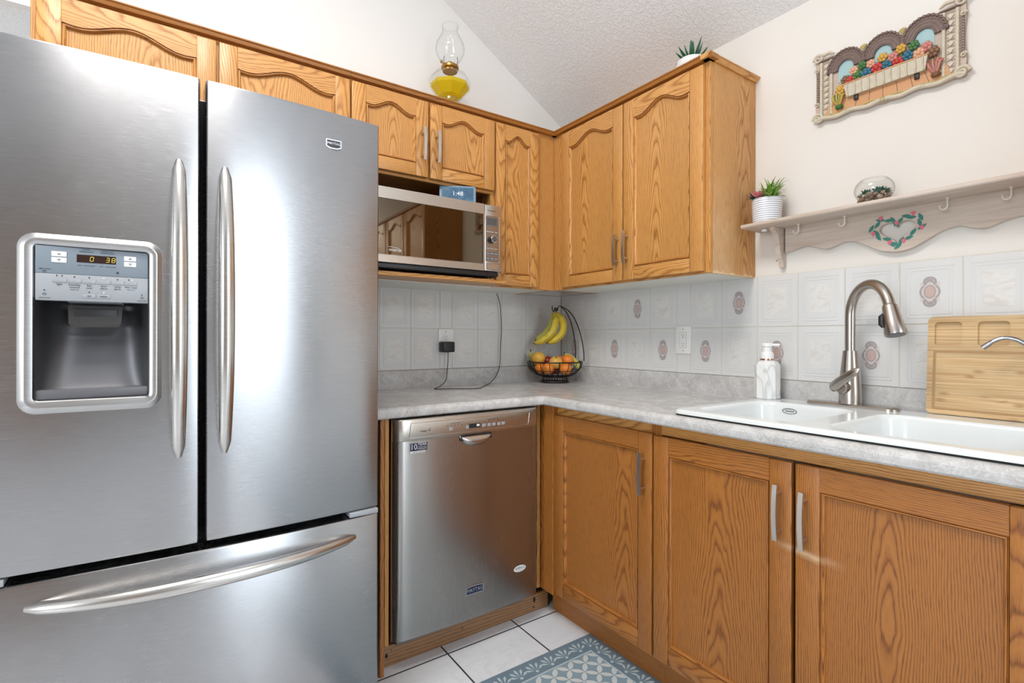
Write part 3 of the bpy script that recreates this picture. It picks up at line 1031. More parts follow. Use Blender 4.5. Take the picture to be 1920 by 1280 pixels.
# ------------------------------------------------------------------ refrigerator
FX = -1.8266
def fy(x):
    return -0.850 + 0.1145 * (x - FX) ** 2
fr = thing('refrigerator', 'tall stainless steel french door refrigerator with dispenser and bottom freezer', 'refrigerator', (FX, -.45, 0.0))
mb = MB()
mb.box((-2.258, -.755, 0.025), (-1.397, -.06, 1.752), M_dkmetal, 0.004)
mb.box((-2.245, -.765, 0.03), (-1.41, -.750, 1.745), M_gap)
for x in (-2.22, -1.43):
    mb.cyl((x, -.72, 0.0), (x, -.72, .03), .02, M_black, 12)
    mb.cyl((x, -.12, 0.0), (x, -.12, .03), .02, M_black, 12)
mb.build('body', fr)
mb = MB()
mb.box((-2.25, -.80, 0.03), (-1.405, -.755, .095), M_dgray, .004)
mb.build('base_grille', fr)
for k, (a, b) in enumerate(((-2.262, -2.175), (-1.478, -1.396))):
    mb = MB()
    mb.box((a, -.838, .6455), (b, -.77, .6595), M_lgray, .002)
    mb.build('hinge_cover', fr)

def door_shell(mb, xa, xb, za, zb, mat, hole=None, yback=-.765, rt=.006, rv=.010):
    xs = [xa + (xb - xa) * i / 14 for i in range(15)]
    zs = [za + rt, zb - rt]
    if hole:
        xs = sorted(set(xs + [hole[0], hole[1]]))
        zs = sorted(zs + [hole[2], hole[3]])
    xs = [xa] + [xa + rv * (1 - math.cos(q)) for q in (.5, 1.0)] + [x for x in xs if xa + rv <= x <= xb - rv] + [xb - rv * (1 - math.cos(q)) for q in (1.0, .5)] + [xb]
    def yf(x):
        e = min(x - xa, xb - x)
        y = fy(x)
        if e < rv:
            y += rv - math.sqrt(max(0, rv * rv - (rv - e) ** 2))
        return y
    rows = [(za, .0045), (za + .0015, .0015)] + [(z, 0.0) for z in zs] + [(zb - .0015, .0015), (zb, .0045)]
    vs = [(x, yf(x) + dy, z) for z, dy in rows for x in xs]
    n = len(xs)
    fs = []
    for j in range(len(rows) - 1):
        for i in range(n - 1):
            if hole and xs[i] >= hole[0] - 1e-6 and xs[i + 1] <= hole[1] + 1e-6 and rows[j][0] >= hole[2] - 1e-6 and rows[j + 1][0] <= hole[3] + 1e-6:
                continue
            fs.append((j * n + i, j * n + i + 1, (j + 1) * n + i + 1, (j + 1) * n + i))
    mb.add(vs, fs, mat, True)
    m = len(rows)
    bot = [(x, yf(x) + rows[0][1], za) for x in xs]
    top = [(x, yf(x) + rows[-1][1], zb) for x in xs]
    mb.add(bot + [(x, yback, za) for x in xs], [(i, n + i, n + i + 1, i + 1) for i in range(n - 1)], M_dkmetal)
    mb.add(top + [(x, yback, zb) for x in xs], [(i, i + 1, n + i + 1, n + i) for i in range(n - 1)], M_dkmetal if zb > 1 else M_steel)
    for i in (0, n - 1):
        sd = [(xs[i], yf(xs[i]) + dy, z) for z, dy in rows]
        mb.add(sd + [(xs[i], yback, z) for z, dy in rows], [((k, k + 1, m + k + 1, m + k) if i == 0 else (k, m + k, m + k + 1, k + 1)) for k in range(m - 1)], M_steel)
    mb.add([(xa, yback, za), (xb, yback, za), (xb, yback, zb), (xa, yback, zb)], [(3, 2, 1, 0)], M_dkmetal)

HU0, HU1, HZ0, HZ1 = -2.128, -1.937, 1.018, 1.341
mb = MB()
door_shell(mb, -2.262, -1.838, .662, 1.767, M_steel, (HU0, HU1, HZ0, HZ1))
dl = mb.build('door', fr)
mb = MB()
door_shell(mb, -1.8266, -1.391, .662, 1.767, M_steel)
dr = mb.build('door', fr)
mb = MB()
door_shell(mb, -2.262, -1.391, .105, .6425, M_steel)
dz = mb.build('freezer_drawer', fr)

def bow_handle(p0, p1, out, w, th, parent, pw=4):
    """rounded bar that leaves the door at p0 and p1 and bows outwards by `out`"""
    mb = MB()
    n = 26
    p0, p1 = Vector(p0), Vector(p1)
    pts, ra, rb = [], [], []
    for i in range(n + 1):
        s = i / n * 2 - 1
        p = p0.lerp(p1, i / n)
        p.y = fy(p.x) + 0.004 - out * (1 - abs(s) ** pw)
        e = min(1.0, (1 - abs(s)) / 0.06)
        k = 0.55 + 0.45 * math.sqrt(max(0, 1 - (1 - e) ** 2))
        taper = 0.80 + 0.20 * (1 - s * s)
        pts.append(p)
        ra.append(w * k * taper)
        rb.append(th * k)
    horiz = abs((p1 - p0).x) > .2
    mb.tube(pts, ra, M_steel_h, 16, ry=rb, up=(0, 0, 1) if horiz else (1, 0, 0))
    return mb.build('handle', parent)
bow_handle((-1.880, 0, .872), (-1.880, 0, 1.562), .058, .0165, .0125, dl, 2.6)
bow_handle((-1.786, 0, .872), (-1.786, 0, 1.562), .058, .0165, .0125, dr, 2.6)
bow_handle((-2.142, 0, .590), (-1.463, 0, .590), .062, .0165, .014, dz, 2.6)

# badge on the right door
def shield(mb, uc, v, wc, w, h, txt, pl):
    out = [(uc - w, wc + h), (uc + w, wc + h), (uc + w, wc - h * .6), (uc + w * .5, wc - h), (uc - w * .5, wc - h), (uc - w, wc - h * .6)]
    mb.prism(out, v, v + .003, M_silver)
    inn = [(uc + (a - uc) * .88, wc + (b - wc) * .78) for a, b in out]
    mb.prism(inn, v + .003, v + .0036, pl)
    mb.text(txt, h * .70, (uc, v + .0042, wc + h * .08), M_silver, .0003, sx=.98)
mb = MB(FB(0, fy(-1.525), 0))
shield(mb, -1.525, 0.0, 1.6785, .0205, .0125, 'MAYTAG', M_ink)
mb.build('badge', dr)

# dispenser in the left door
yd = fy((HU0 + HU1) / 2)
def rrect(u0, u1, w0, w1, r, n=6):
    pts = []
    for (cu, cw, a0) in ((u1 - r, w0 + r, -PI / 2), (u1 - r, w1 - r, 0), (u0 + r, w1 - r, PI / 2), (u0 + r, w0 + r, PI)):
        for i in range(n + 1):
            a = a0 + PI / 2 * i / n
            pts.append((cu + r * math.cos(a), cw + r * math.sin(a)))
    return pts
mb = MB()
def ringxz(u0, u1, w0, w1, r, dy):
    return [(a, fy(a) + dy, b) for a, b in rrect(u0, u1, w0, w1, r)]
mb.loft([ringxz(-2.157, -1.911, .990, 1.366, .030, 0.001), ringxz(-2.156, -1.912, .991, 1.365, .030, -0.006),
         ringxz(-2.145, -1.921, 1.002, 1.355, .022, -0.015), ringxz(-2.142, -1.924, 1.005, 1.352, .020, -0.0155),
         ringxz(-2.131, -1.934, 1.016, 1.343, .010, -0.0125), ringxz(-2.129, -1.936, 1.018, 1.341, .008, -0.010), ringxz(-2.129, -1.936, 1.018, 1.341, .008, 0.004)],
        M_steel_f, False, False)
mb.build('dispenser_frame', dl)
MD = FB(0, yd, 0)
def rec(s, t):
    u = HU0 + (HU1 - HU0) * s
    q = abs(2 * s - 1)
    dep = .080 * (1 - q ** 5) * (0.30 + 0.70 * min(1, t * 1.5) ** 0.8)
    if s in (0, 1):
        dep = -0.008
    return (u, -dep, HZ0 + .004 + (1.232 - HZ0 - .004) * t)
mb = MB(MD)
mb.grid(rec, 24, 14, M_dkmetal)
mb.box((HU0, -.085, 1.230), (HU1, 0.0, 1.236), M_black)
mb.box((HU0, -.085, HZ0), (HU1, 0.0, HZ0 + .004), M_dgray)
mb.build('dispenser_recess', dl)
mb = MB(MD)
mb.box((HU0 + .001, -.03, HZ0 + .002), (HU1 - .001, .004, HZ0 + .022), M_dgray, .003)
mb.build('drip_tray', dl)
mb = MB(MD)
mb.prism([(-.062, 1.232), (-.004, 1.232), (-.004, 1.226), (-.062, 1.222)], -2.078, -1.984, M_lgray, 'vw')
mb.build('ice_chute', dl)
mb = MB(MD)
mb.loft([[(-2.079, -.050, 1.216), (-1.985, -.050, 1.216), (-1.985, -.024, 1.219), (-2.079, -.024, 1.219)],
         [(-2.077, -.050, 1.180), (-1.987, -.050, 1.180), (-1.987, -.012, 1.180), (-2.077, -.012, 1.180)],
         [(-2.072, -.048, 1.172), (-1.992, -.048, 1.172), (-1.992, -.014, 1.172), (-2.072, -.014, 1.172)]], M_paddle)
mb.box((-2.070, -.030, 1.184), (-1.994, -.0165, 1.212), M_black, .002)
mb.build('dispenser_paddle', dl)
mb = MB(MD)
PU0, PU1, PW0, PW1 = HU0 + .001, HU1 - .001, 1.2265, 1.340
def pu(s): return PU0 + (PU1 - PU0) * s
def pw(t): return PW1 - (PW1 - PW0) * t
pwm = pw(.505)
mb.box((PU0, -.02, PW0), (PU1, .0070, pwm), M_lgray, .0015)
mb.box((PU0, -.02, pwm), (PU1, .0070, PW1), M_bgray, .0015)
mbp = mb
mb = MB(MD)
mb.box((pu(.346), .006, pw(.27)), (pu(.695), .0075, pw(.125)), M_dispbk)
SEG = {'0': 'abcdef', '3': 'abgcd', '8': 'abcdefg'}
def seg7(mb, ch, u, w, h, wd, v, mat):
    t = h * .10
    P = {'a': ((-wd, h), (wd, h)), 'g': ((-wd, 0), (wd, 0)), 'd': ((-wd, -h), (wd, -h)), 'f': ((-wd, 0), (-wd, h)), 'b': ((wd, 0), (wd, h)), 'e': ((-wd, -h), (-wd, 0)), 'c': ((wd, -h), (wd, 0))}
    for s in SEG[ch]:
        (a, b), (c, d) = P[s]
        sk = .12
        if b == d:
            mb.box((u + a + t + b * sk, v, w + b - t), (u + c - t + b * sk, v + .0004, w + b + t), mat)
        else:
            mb.add([(u + a - t + b * sk, v, w + b + t), (u + a + t + b * sk, v, w + b + t), (u + a + t + d * sk, v, w + d - t), (u + a - t + d * sk, v, w + d - t)], [(0, 1, 2, 3)], mat)
for ch, s in (('0', .478), ('3', .620), ('8', .672)):
    seg7(mb, ch, pu(s), pw(.197), .0046, .0026, .0078, M_digit)
mb.build('display', dl)
for s0, s1 in ((.133, .26), (.77, .885)):
    for t0, t1, up in ((.095, .188, 1), (.205, .298, -1)):
        mb = MB(MD)
        mb.box((pu(s0), .006, pw(t1)), (pu(s1), .0082, pw(t0)), M_white, .0008)
        uc, wc = pu((s0 + s1) / 2), pw((t0 + t1) / 2)
        tr = [(uc - .003, wc - .0018 * up), (uc + .003, wc - .0018 * up), (uc, wc + .0026 * up)]
        mb.prism([tr, [(uc + (a - uc) * .5, wc + (b - wc) * .5) for a, b in tr]], .0083, .0085, M_ink)
        mb.build('button', dl)
for s in (.20, .327, .455, .585, .71, .835):
    mb = MB(MD)
    mb.box((pu(s - .060), .0068, pw(.665)), (pu(s + .060), .0079, pw(.585)), M_lgray, .0008)
    mb.build('button', dl)
for s in (.455, .585):
    mb = MB(MD)
    mb.box((pu(s - .058), .0068, pw(.935)), (pu(s + .058), .0079, pw(.855)), M_lgray, .0008)
    mb.text('ice' if s < .5 else 'water', .0058, (pu(s), .0082, pw(.895)), M_ink, .0001)
    mb.build('button', dl)
mb = mbp
tv = .0073
def lab(s, t, txt, size=.0047):
    mb.text(txt, size, (pu(s), tv, pw(t)), M_ink, .0001)
lab(.43, .028, 'freezer'); lab(.43, .066, 'temperature'); lab(.615, .028, 'refrigerator'); lab(.615, .066, 'temperature')
lab(.43, .325, 'set/ F   recommended', .0032); lab(.62, .325, 'set/ F   recommended', .0032)
lab(.08, .425, 'light sensor', .004)
lab(.20, .70, 'light', .0056); lab(.327, .70, 'humidity', .0056); lab(.327, .745, 'control', .0056)
lab(.455, .70, 'fast', .0056); lab(.455, .745, 'cool', .0056); lab(.585, .70, 'door', .0056); lab(.585, .745, 'alarm', .0056)
lab(.71, .70, 'temp', .0056); lab(.71, .745, 'alarm', .0056); lab(.835, .70, 'filter reset', .0052); lab(.835, .745, 'hold 3 sec', .0034)
lab(.327, .79, 'hold 3 sec', .0034)
lab(.075, .955, 'control lock', .0036); lab(.94, .955, 'control lock', .0036)
for s, t in ((.178, .54), (.222, .54), (.327, .55), (.455, .55), (.71, .56), (.815, .555), (.455, .825), (.075, .815), (.94, .84)):
    mb.box((pu(s) - .0012, tv - .0003, pw(t) - .0012), (pu(s) + .0012, tv + .0002, pw(t) + .0012), M_ink)
for s, t in ((.585, .55), (.845, .555), (.585, .825)):
    mb.box((pu(s) - .0014, tv - .0003, pw(t) - .0012), (pu(s) + .0014, tv + .0003, pw(t) + .0012), M_led)
for s, t in ((.075, .470), (.075, .885), (.94, .897)):
    o = [(pu(s) + .0028 * math.cos(a), pw(t) + .0022 * math.sin(a)) for a in [2 * PI * i / 14 for i in range(14)]]
    mb.prism([o, [(pu(s) + (a - pu(s)) * .7, pw(t) + (b - pw(t)) * .7) for a, b in o]], tv - .0003, tv + .0002, M_ink)
o = [(pu(.71) + .0024 * math.cos(a), pw(.43) + .0024 * math.sin(a)) for a in [2 * PI * i / 14 for i in range(14)]]
mb.prism(o, tv - .0003, tv + .0003, M_ink)
mb.build('control_panel', dl)

# ------------------------------------------------------------------ dishwasher
dw = thing('dishwasher', 'stainless steel dishwasher under the worktop with pocket handle', 'dishwasher', (-.965, -.33, .076))
mb = MB()
mb.box((-1.235, -.578, .078), (-.690, -.03, .868), M_dkmetal)
mb.box((-1.262, -.59, .10), (-.664, -.575, .872), M_black, .003)
mb.box((-.648, -.585, .10), (-.630, -.56, .872), M_lgray)
mb.build('body', dw)
def dwy(x, bow=.010):
    s = (x + .9665) / .30
    left = x < -.9665
    e = x + 1.2665 if left else -.660 - x
    y = -.640 - bow * (1 - s * s) + bow
    r, dep = (.040, .030) if left else (.012, .010)
    if e < r:
        y += dep * (1 - math.sqrt(max(0, 1 - ((r - e) / r) ** 2)))
    return y
def dwx(s):
    pts = [-1.2665, -1.2655, -1.262, -1.256, -1.247, -1.2395, -1.2265] + [-1.2265 + .52 * i / 16 for i in range(1, 16)] + [-.702, -.684, -.672, -.667, -.6625, -.6605, -.660]
    return pts
XS = dwx(0)
pk = (-1.020, -.884, .757, .796)   # pocket
rows_ = [.116, .118, .45, .757, .796]
mb = MB()
n = len(XS)
vs = [(x, dwy(x) + (.004 if z == .116 else 0), z) for z in rows_ for x in XS]
fs = []
for j in range(len(rows_) - 1):
    for i in range(n - 1):
        fs.append((j * n + i, j * n + i + 1, (j + 1) * n + i + 1, (j + 1) * n + i))
mb.add(vs, fs, M_steel_dw)
mb.add([(x, dwy(x) + .004, .116) for x in XS] + [(x, -.60, .116) for x in XS], [(i, n + i, n + i + 1, i + 1) for i in range(n - 1)], M_steel_dw)
dd = mb.build('door', dw)
mb = MB()
vs, fs = [], []
rows2 = [(.796, .004), (.797, 0), (.800, -.002), (.866, -.004), (.871, -.001), (.873, .006), (.873, .05)]
vs = [(x, dwy(x) - .003 + dy, z) for z, dy in rows2 for x in XS]
for j in range(len(rows2) - 1):
    for i in range(n - 1):
        fs.append((j * n + i, j * n + i + 1, (j + 1) * n + i + 1, (j + 1) * n + i))
mb.add(vs, fs, M_steel_mw)
mb.add([(x, dwy(x) + .001, .796) for x in XS] + [(x, -.60, .796) for x in XS], [(i, n + i, n + i + 1, i + 1) for i in range(n - 1)], M_steel_mw)
# raised border of the strip
bd = [(-1.215, .808), (-.710, .808), (-.704, .858), (-1.209, .858)]
path = []
for k in range(4):
    a, b = Vector(bd[k]), Vector(bd[(k + 1) % 4])
    for i in range(12):
        q = a.lerp(b, i / 12)
        path.append((q.x, dwy(q.x) - .0065, q.y))
mb.tube(path, .0013, M_silver, 6, True)
mbs = mb
mb = MB()
for i, x in enumerate((-1.058, -.990, -.920, -.897, -.876, -.853, -.833)):
    y = dwy(x) - .0065
    mb = MB()
    mb.box((x - .0075, y, .819), (x + .0075, y + .004, .831), M_lgray, .001)
    mb.build('button', dd)
mb = mbs
for x in (-1.072, -1.058, -1.044, -1.030, -1.016, -.990, -.920, -.897, -.876, -.853, -.833):
    mb.box((x - .0015, dwy(x) - .0066, .836), (x + .0015, dwy(x) - .004, .839), M_ink)
mb.M = FB(0, -.6445, 0)
for x, s in ((-1.04, 'heavy normal light'), (-.88, 'options  sanitize  start')):
    mb.text(s, .0052, (x, .0025, .845), M_ink, .0002)
mb.text('maytag', .008, (-1.165, .0005, .828), M_ink, .0002, shear=.2)
mb.tube([(-1.146, .0012, .826), (-1.139, .0012, .835), (-1.141, .0012, .826)], .0007, M_ink, 5)
mb.build('control_strip', dd)
mb = MB(FB(0, -.646, 0))
mb.box((-.985, -.002, .820), (-.937, .0012, .836), M_black)
mb.box((-.953, .0012, .825), (-.941, .0016, .833), M_wink)
mb.build('display', dd)
# pocket handle: a scooped lip
mb = MB()
def pocket(s, t):
    u = -1.024 + .142 * s
    q = 2 * s - 1
    lo = .794 - .040 * (1 - abs(q) ** 3.2)
    bulge = .016 * math.sin(PI * min(1, t * 1.0)) * (1 - abs(q) ** 4) + .002
    return (u, dwy(u) - bulge, lo + (.7955 - lo) * t)
mb.grid(pocket, 22, 8, M_steel_h)
mb.box((-1.018, -.648, .776), (-.888, -.6455, .7955), M_black)
mb.build('handle', dd)
def plate_badge(mb, txt, uc, wc, w, h, rot=0):
    out = [(uc - w, wc - h), (uc + w, wc - h), (uc + w, wc + h), (uc + w * .35, wc + h * 1.25), (uc - w * .35, wc + h * 1.25), (uc - w, wc + h)]
    mb.prism(out, 0, .003, M_silver)
    mb.prism([(uc + (a - uc) * .92, wc + (b - wc) * .82) for a, b in out], .003, .0036, M_navy)
    mb.text(txt, h * 1.42, (uc, .0041, wc + h * .08), M_silver, .0002, sx=.88)
mb = MB(FB(0, -.6400, 0))
plate_badge(mb, 'MAYTAG', -.957, .2225, .038, .0135)
mb.build('badge', dd)
mb = MB(FB(0, dwy(-1.177) - .0004, 0))
mb.box((-1.211, 0, .754), (-1.144, .0006, .789), M_wink)
mb.box((-1.210, 0, .761), (-1.145, .0009, .788), M_navy)
mb.text('10', .028, (-1.197, .0012, .7745), M_wink, .0002, sx=.95)
mb.text('YEAR', .0135, (-1.1655, .0012, .782), M_wink, .0002, sx=1.05)
mb.text('LIMITED PARTS', .0048, (-1.1655, .0012, .7725), M_wink, .0001)
mb.text('WARRANTY', .0065, (-1.1655, .0012, .7665), M_wink, .0001)
mb.text('LIMITED WARRANTY', .0048, (-1.1775, .0009, .7575), M_ink, .0001)
mb.build('warranty_sticker', dd)
mb = MB(FB(0, dwy(-.748) - .0004, 0))
def oval(rx, rz, v0, v1, mat):
    mb.prism([(-.748 + rx * math.cos(a) , .245 + rz * math.sin(a) ) for a in [2 * PI * i / 28 for i in range(28)]], v0, v1, mat)
oval(.031, .0145, 0, .0008, M_ink)
oval(.029, .0128, .0008, .0011, M_wink)
mb.text('AMERICA', .0125, (-.748, .0014, .247), M_navy, .0001, sx=.9)
mb.text('BUILT IN THE USA', .0038, (-.748, .0014, .2385), M_navy, .0001)
mb.build('oval_sticker', dd)

# ------------------------------------------------------------------ microwave
mw = thing('microwave', 'stainless steel microwave oven on the niche shelf with dark mirrored door', 'microwave', (-1.0, -.23, 1.403))
mb = MB()
mb.box((-1.296, -.415, 1.418), (-.702, -.03, 1.712), M_steel_mw, .004)
mb.box((-1.290, -.424, 1.412), (-.712, -.05, 1.434), M_black, .006)
for x in (-1.24, -.745):
    for y in (-.39, -.08):
        mb.cyl((x, y, 1.403), (x, y, 1.414), .013, M_black, 12)
mb.build('body', mw)
MM = FB(0, -.415, 0)
M_mirror = NT('dark_mirror_glass').p(Base_Color=(0.155, 0.125, 0.09), Metallic=1.0, Roughness=0.03).m
mb = MB(MM)
a, b, c, d = -1.298, -.7885, 1.4335, 1.7145
wi = [-1.290, -.794, 1.462, 1.672]
mb.prism([[(a, c), (b, c), (b, d), (a, d)], [(wi[0], wi[2]), (wi[1], wi[2]), (wi[1], wi[3]), (wi[0], wi[3])]], 0.0, .016, M_steel_mw)
mb.tube([(wi[0], .0163, wi[2] - .0015), (wi[1], .0163, wi[2] - .0015)], .0016, M_silver, 6)
md = mb.build('door', mw)
mb = MB(MM)
mb.box((wi[0] - .001, 0.0, wi[2] - .001), (wi[1] + .001, .0125, wi[3] + .001), M_mirror)
mb.build('window_glass', md)
mb = MB(MM)
mb.text('INVERTER', .0125, (-1.182, .0128, 1.480), M_wink, .0002, shear=.25, sx=.9)
mb.tube([(-1.192 + .022 * (-1 + 2 * i / 10) * 1.0 + .006, .0131, 1.4885 + .0035 * (1 - (i / 10) ** 2)) for i in range(11)], .0008, M_wink, 5)
mb.build('lettering', md)
mb = MB(MM)
mb.box((-.7865, 0, 1.4335), (-.699, .0155, 1.7145), M_steel_mw, .004)
cp = mb.build('control_panel', mw)
mb = MB(MM)
mb.prism(rrect(-.782, -.716, 1.472, 1.668, .008), .0150, .0166, M_steel_dw)
mb.prism([(-.7155, 1.470), (-.7125, 1.475), (-.7105, 1.60), (-.7125, 1.664), (-.7150, 1.668), (-.7135, 1.60)], .015, .0172, M_silver)
mb.text('Panasonic', .0105, (-.752, .0158, 1.690), M_ink, .0002)
mb.build('keypad_plate', cp)
mb = MB(MM)
mb.box((-.778, .016, 1.626), (-.724, .0172, 1.662), M_dgray)
mb.box((-.774, .017, 1.631), (-.728, .0176, 1.658), M_lcd)
mb.build('display', cp)
for r, (w, hh, m, tm) in enumerate(((1.508, .013, M_dgray, M_wink), (1.487, .013, M_dgray, M_wink), (1.529, .016, M_steel_dw, M_wink), (1.600, .011, M_steel_dw, M_wink))):
    for k in range(3):
        u = -.7715 + .0205 * k
        mb = MB(MM)
        mb.box((u - .0095, .0164, w - hh / 2), (u + .0095, .0172, w + hh / 2), m, .0004, 1)
        s = [['Timer', 'Quick', 'Clock'], ['Stop', 'Delay', 'Start'], ['Power', 'Keep', 'More'], ['Reheat', 'Sensor', 'Turbo']][r][k]
        mb.text(s, .0058, (u, .0174, w), tm, .0001)
        mb.build('button', cp)
mb = MB(MM)
mb.cyl((-.750, .016, 1.568), (-.750, .034, 1.568), .0155, M_black, 28)
mb.cyl((-.750, .034, 1.568), (-.750, .0352, 1.568), .0155, M_silver, 28, .0145)
mb.cyl((-.750, .0350, 1.568), (-.750, .0358, 1.568), .0125, M_dkmetal, 28)
mb.build('knob', cp)
mb = MB(MM)
mb.prism([rrect(-.7775, -.7135, 1.4405, 1.4665, .003), rrect(-.7765, -.7145, 1.4415, 1.4655, .003)], .0145, .0158, M_black)
mb.prism(rrect(-.7765, -.7145, 1.4415, 1.4655, .003), .0145, .0165, M_steel_mw)
mb.build('door_button', cp)

# ------------------------------------------------------------------ smart display on the microwave
def screen_mat():
    t = NT('lit_blue_screen')
    p = t.obj()
    n = t.noise(p, 22.0, 5.0, 0.65, 1.5)
    col = t.ramp(n, [(0.30, (0.035, 0.11, 0.20)), (0.52, (0.075, 0.19, 0.31)), (0.72, (0.23, 0.40, 0.52))])
    t.p(Base_Color=(0.01, 0.015, 0.02), Roughness=0.12, Emission_Color=col, Emission_Strength=0.75)
    return t.m
M_screen = screen_mat()
sd = thing('smart_display', 'small tablet clock with a lit blue screen reading 1:48 on top of the microwave', 'clock', (-.862, -.31, 1.7155))
ms = Matrix.Translation((-.858, -.325, 1.7230)) @ Matrix.Rotation(math.radians(-26), 4, 'Z') @ Matrix.Rotation(math.radians(-9), 4, 'X') @ Matrix(((1, 0, 0, 0), (0, -1, 0, 0), (0, 0, 1, 0), (0, 0, 0, 1)))
mb = MB(ms)
mb.prism(rrect(-.078, .078, 0.0, .086, .009), -.008, 0.0, simple('pale_blue_grey_bezel', (0.16, 0.25, 0.34), 0.3))
mb.prism(rrect(-.06, .06, 0.002, .055, .006), -.035, -.008, M_lgray)
mb.build('housing', sd)
mb = MB(ms)
mb.box((-.068, -.001, .010), (.068, .0006, .079), M_screen)
sc_ = mb.build('screen', sd)
mb = MB(ms)
mb.text('1:48', .028, (0.0, .001, .050), M_scrtxt, .0001)
mb.build('clock_digits', sd)

# ------------------------------------------------------------------ sink
SX0, SX1, SY0, SY1 = -.607, -.040, -1.243, -2.062
sk = thing('sink', 'white double bowl drop-in sink set in the worktop', 'sink', (-.32, -1.65, .915))
def rr3(x0, x1, y0, y1, r, z, n=6):
    return [(a, b, z) for a, b in rrect(x0, x1, y0, y1, r, n)]
def rr2(x0, x1, y0, y1, r, n=6):
    return rrect(x0, x1, y0, y1, r, n)
mb = MB()
ya, yb = SY1, SY0
outer = [rr3(SX0, SX1, ya, yb, .035, .9192), rr3(SX0, SX1, ya, yb, .035, .925), rr3(SX0 + .003, SX1 - .003, ya + .003, yb - .003, .033, .930), rr3(SX0 + .010, SX1 - .010, ya + .010, yb - .010, .028, .932)]
mb.loft(outer, M_sink, False, False)
b1 = (-.565, -.165, -1.600, -1.285, .060)
b2 = (-.565, -.165, -2.022, -1.660, .060)
top_o = rr2(SX0 + .010, SX1 - .010, ya + .010, yb - .010, .028)
flat = [(top_o, None)]
loops = [top_o, rr2(*b1[:4], b1[4]), rr2(*b2[:4], b2[4])]
tri = tessellate_polygon([[Vector((q[0], q[1], 0)) for q in l] for l in loops])
fl = [q for l in loops for q in l]
fs = []
for q in tri:
    a_, b_, c_ = [Vector(fl[i]) for i in q]
    fs.append(tuple(q) if (b_ - a_).cross(c_ - a_) > 0 else (q[0], q[2], q[1]))
mb.add([(q[0], q[1], .932) for q in fl], fs, M_sink)
mb.build('rim', sk)
for b in (b1, b2):
    mb = MB()
    rings = []
    for ins, z, r in ((0, .932, .060), (.002, .9305, .060), (.005, .926, .058), (.008, .918, .056), (.020, .80, .050), (.028, .765, .045), (.045, .748, .03), (.075, .745, .02)):
        rings.append(rr3(b[0] + ins, b[1] - ins, b[2] + ins, b[3] - ins, r, z))
    rings = [[p for p in r] for r in rings]
    mb.loft([r[::-1] for r in rings], M_sink, False, True)
    xc, yc = (b[0] + b[1]) / 2, (b[2] + b[3]) / 2
    bo = mb.build('bowl', sk)
    mb = MB()
    mb.lathe([(.045, .7455), (.045, .748), (.036, .7485), (.030, .7465), (.004, .746)], (xc, yc, 0), M_chrome, 24)
    mb.build('drain', bo)
    if b is b1:
        mb = MB()
        o1 = [(-.1752, -1.389 + .0235 * math.cos(a), .906 + .0085 * math.sin(a)) for a in [2 * PI * i / 28 for i in range(28)]]
        mb.tube(o1, .0011, M_dgray, 6, True)
        mb.tube([(-.1755, -1.389 + .0145 - .029 * i / 24, .906 + .0022 * math.sin(i * 1.9)) for i in range(25)], .0008, M_dgray, 5)
        mb.build('maker_mark', bo)
mb = MB()
mb.loft([rr3(SX0 + .001, SX1 - .001, ya + .001, yb - .001, .035, .9135), rr3(SX0 + .001, SX1 - .001, ya + .001, yb - .001, .035, .9195)], M_gap, False, False)
mb.build('seal', sk)

# ------------------------------------------------------------------ kitchen faucet
ft = thing('faucet', 'brushed nickel gooseneck pull-down faucet behind the sink', 'faucet', (-.088, -1.54, .932))
mb = MB()
mb.loft([rr3(-.118, -.060, -1.672, -1.408, .028, .932, 8), rr3(-.118, -.060, -1.672, -1.408, .028, .938, 8), rr3(-.114, -.064, -1.668, -1.412, .025, .942, 8)], M_nickel, False, True)
mb.build('base_plate', ft)
fc = (-.088, -1.537)
mb = MB()
mb.lathe([(.0315, .942), (.0315, .975), (.031, .990), (.0285, 1.03), (.0245, 1.07), (.0215, 1.10), (.0205, 1.112), (.0, 1.112)], (fc[0], fc[1], 0), M_nickel, 32)
mb.build('faucet_body', ft)
mb = MB()
dirv = Vector((-.115, -.155, 0))
dl_ = dirv.length
dirv.normalize()
ctr = dl_ * .47
pts = [Vector((fc[0], fc[1], z)) for z in (1.105, 1.15, 1.19, 1.225)]
R_ = ctr
for i in range(1, 19):
    a = PI * i / 18 * 0.93
    pts.append(Vector((fc[0], fc[1], 1.225)) + dirv * (R_ - R_ * math.cos(a)) + Vector((0, 0, 1)) * (R_ * math.sin(a)))
mb.tube(pts, .0148, M_nickel, 18)
mb.build('spout', ft)
end = pts[-1]
d_ = (pts[-1] - pts[-2]).normalized()
mb = MB()
q = [end - d_ * .004, end, end + d_ * .004, end + d_ * .045, end + d_ * .080, end + d_ * .088]
mb.tube(q, [.0152, .0185, .0190, .0235, .0275, .0265], M_nickel, 24)
sp_ = mb.build('spray_head', ft)
mb = MB()
mb.tube([end + d_ * .0881, end + d_ * .0895], [.022, .021], M_dgray, 20)
side = Vector((0.75, .55, 0)).normalized()
bdir = Vector((-.45, .75, 0)).normalized()
mb.tube([end + d_ * .026 + bdir * .0185, end + d_ * .033 + bdir * .0245, end + d_ * .056 + bdir * .0285, end + d_ * .064 + bdir * .0255], [.005, .0078, .0078, .005], M_black, 10)
mb.build('spray_button', sp_)
mb = MB()
hd = Vector((-.80, .28, 0)).normalized()
h0 = Vector((fc[0], fc[1], .995))
mb.tube([h0, h0 + hd * .036, h0 + hd * .040], [.0225, .0215, .018], M_nickel, 22)
lv = h0 + hd * .040
A = lv + Vector((0.012, .034, -.010))
Bp = lv + Vector((-.020, -.062, .062))
n_ = 16
P, ra, rb = [], [], []
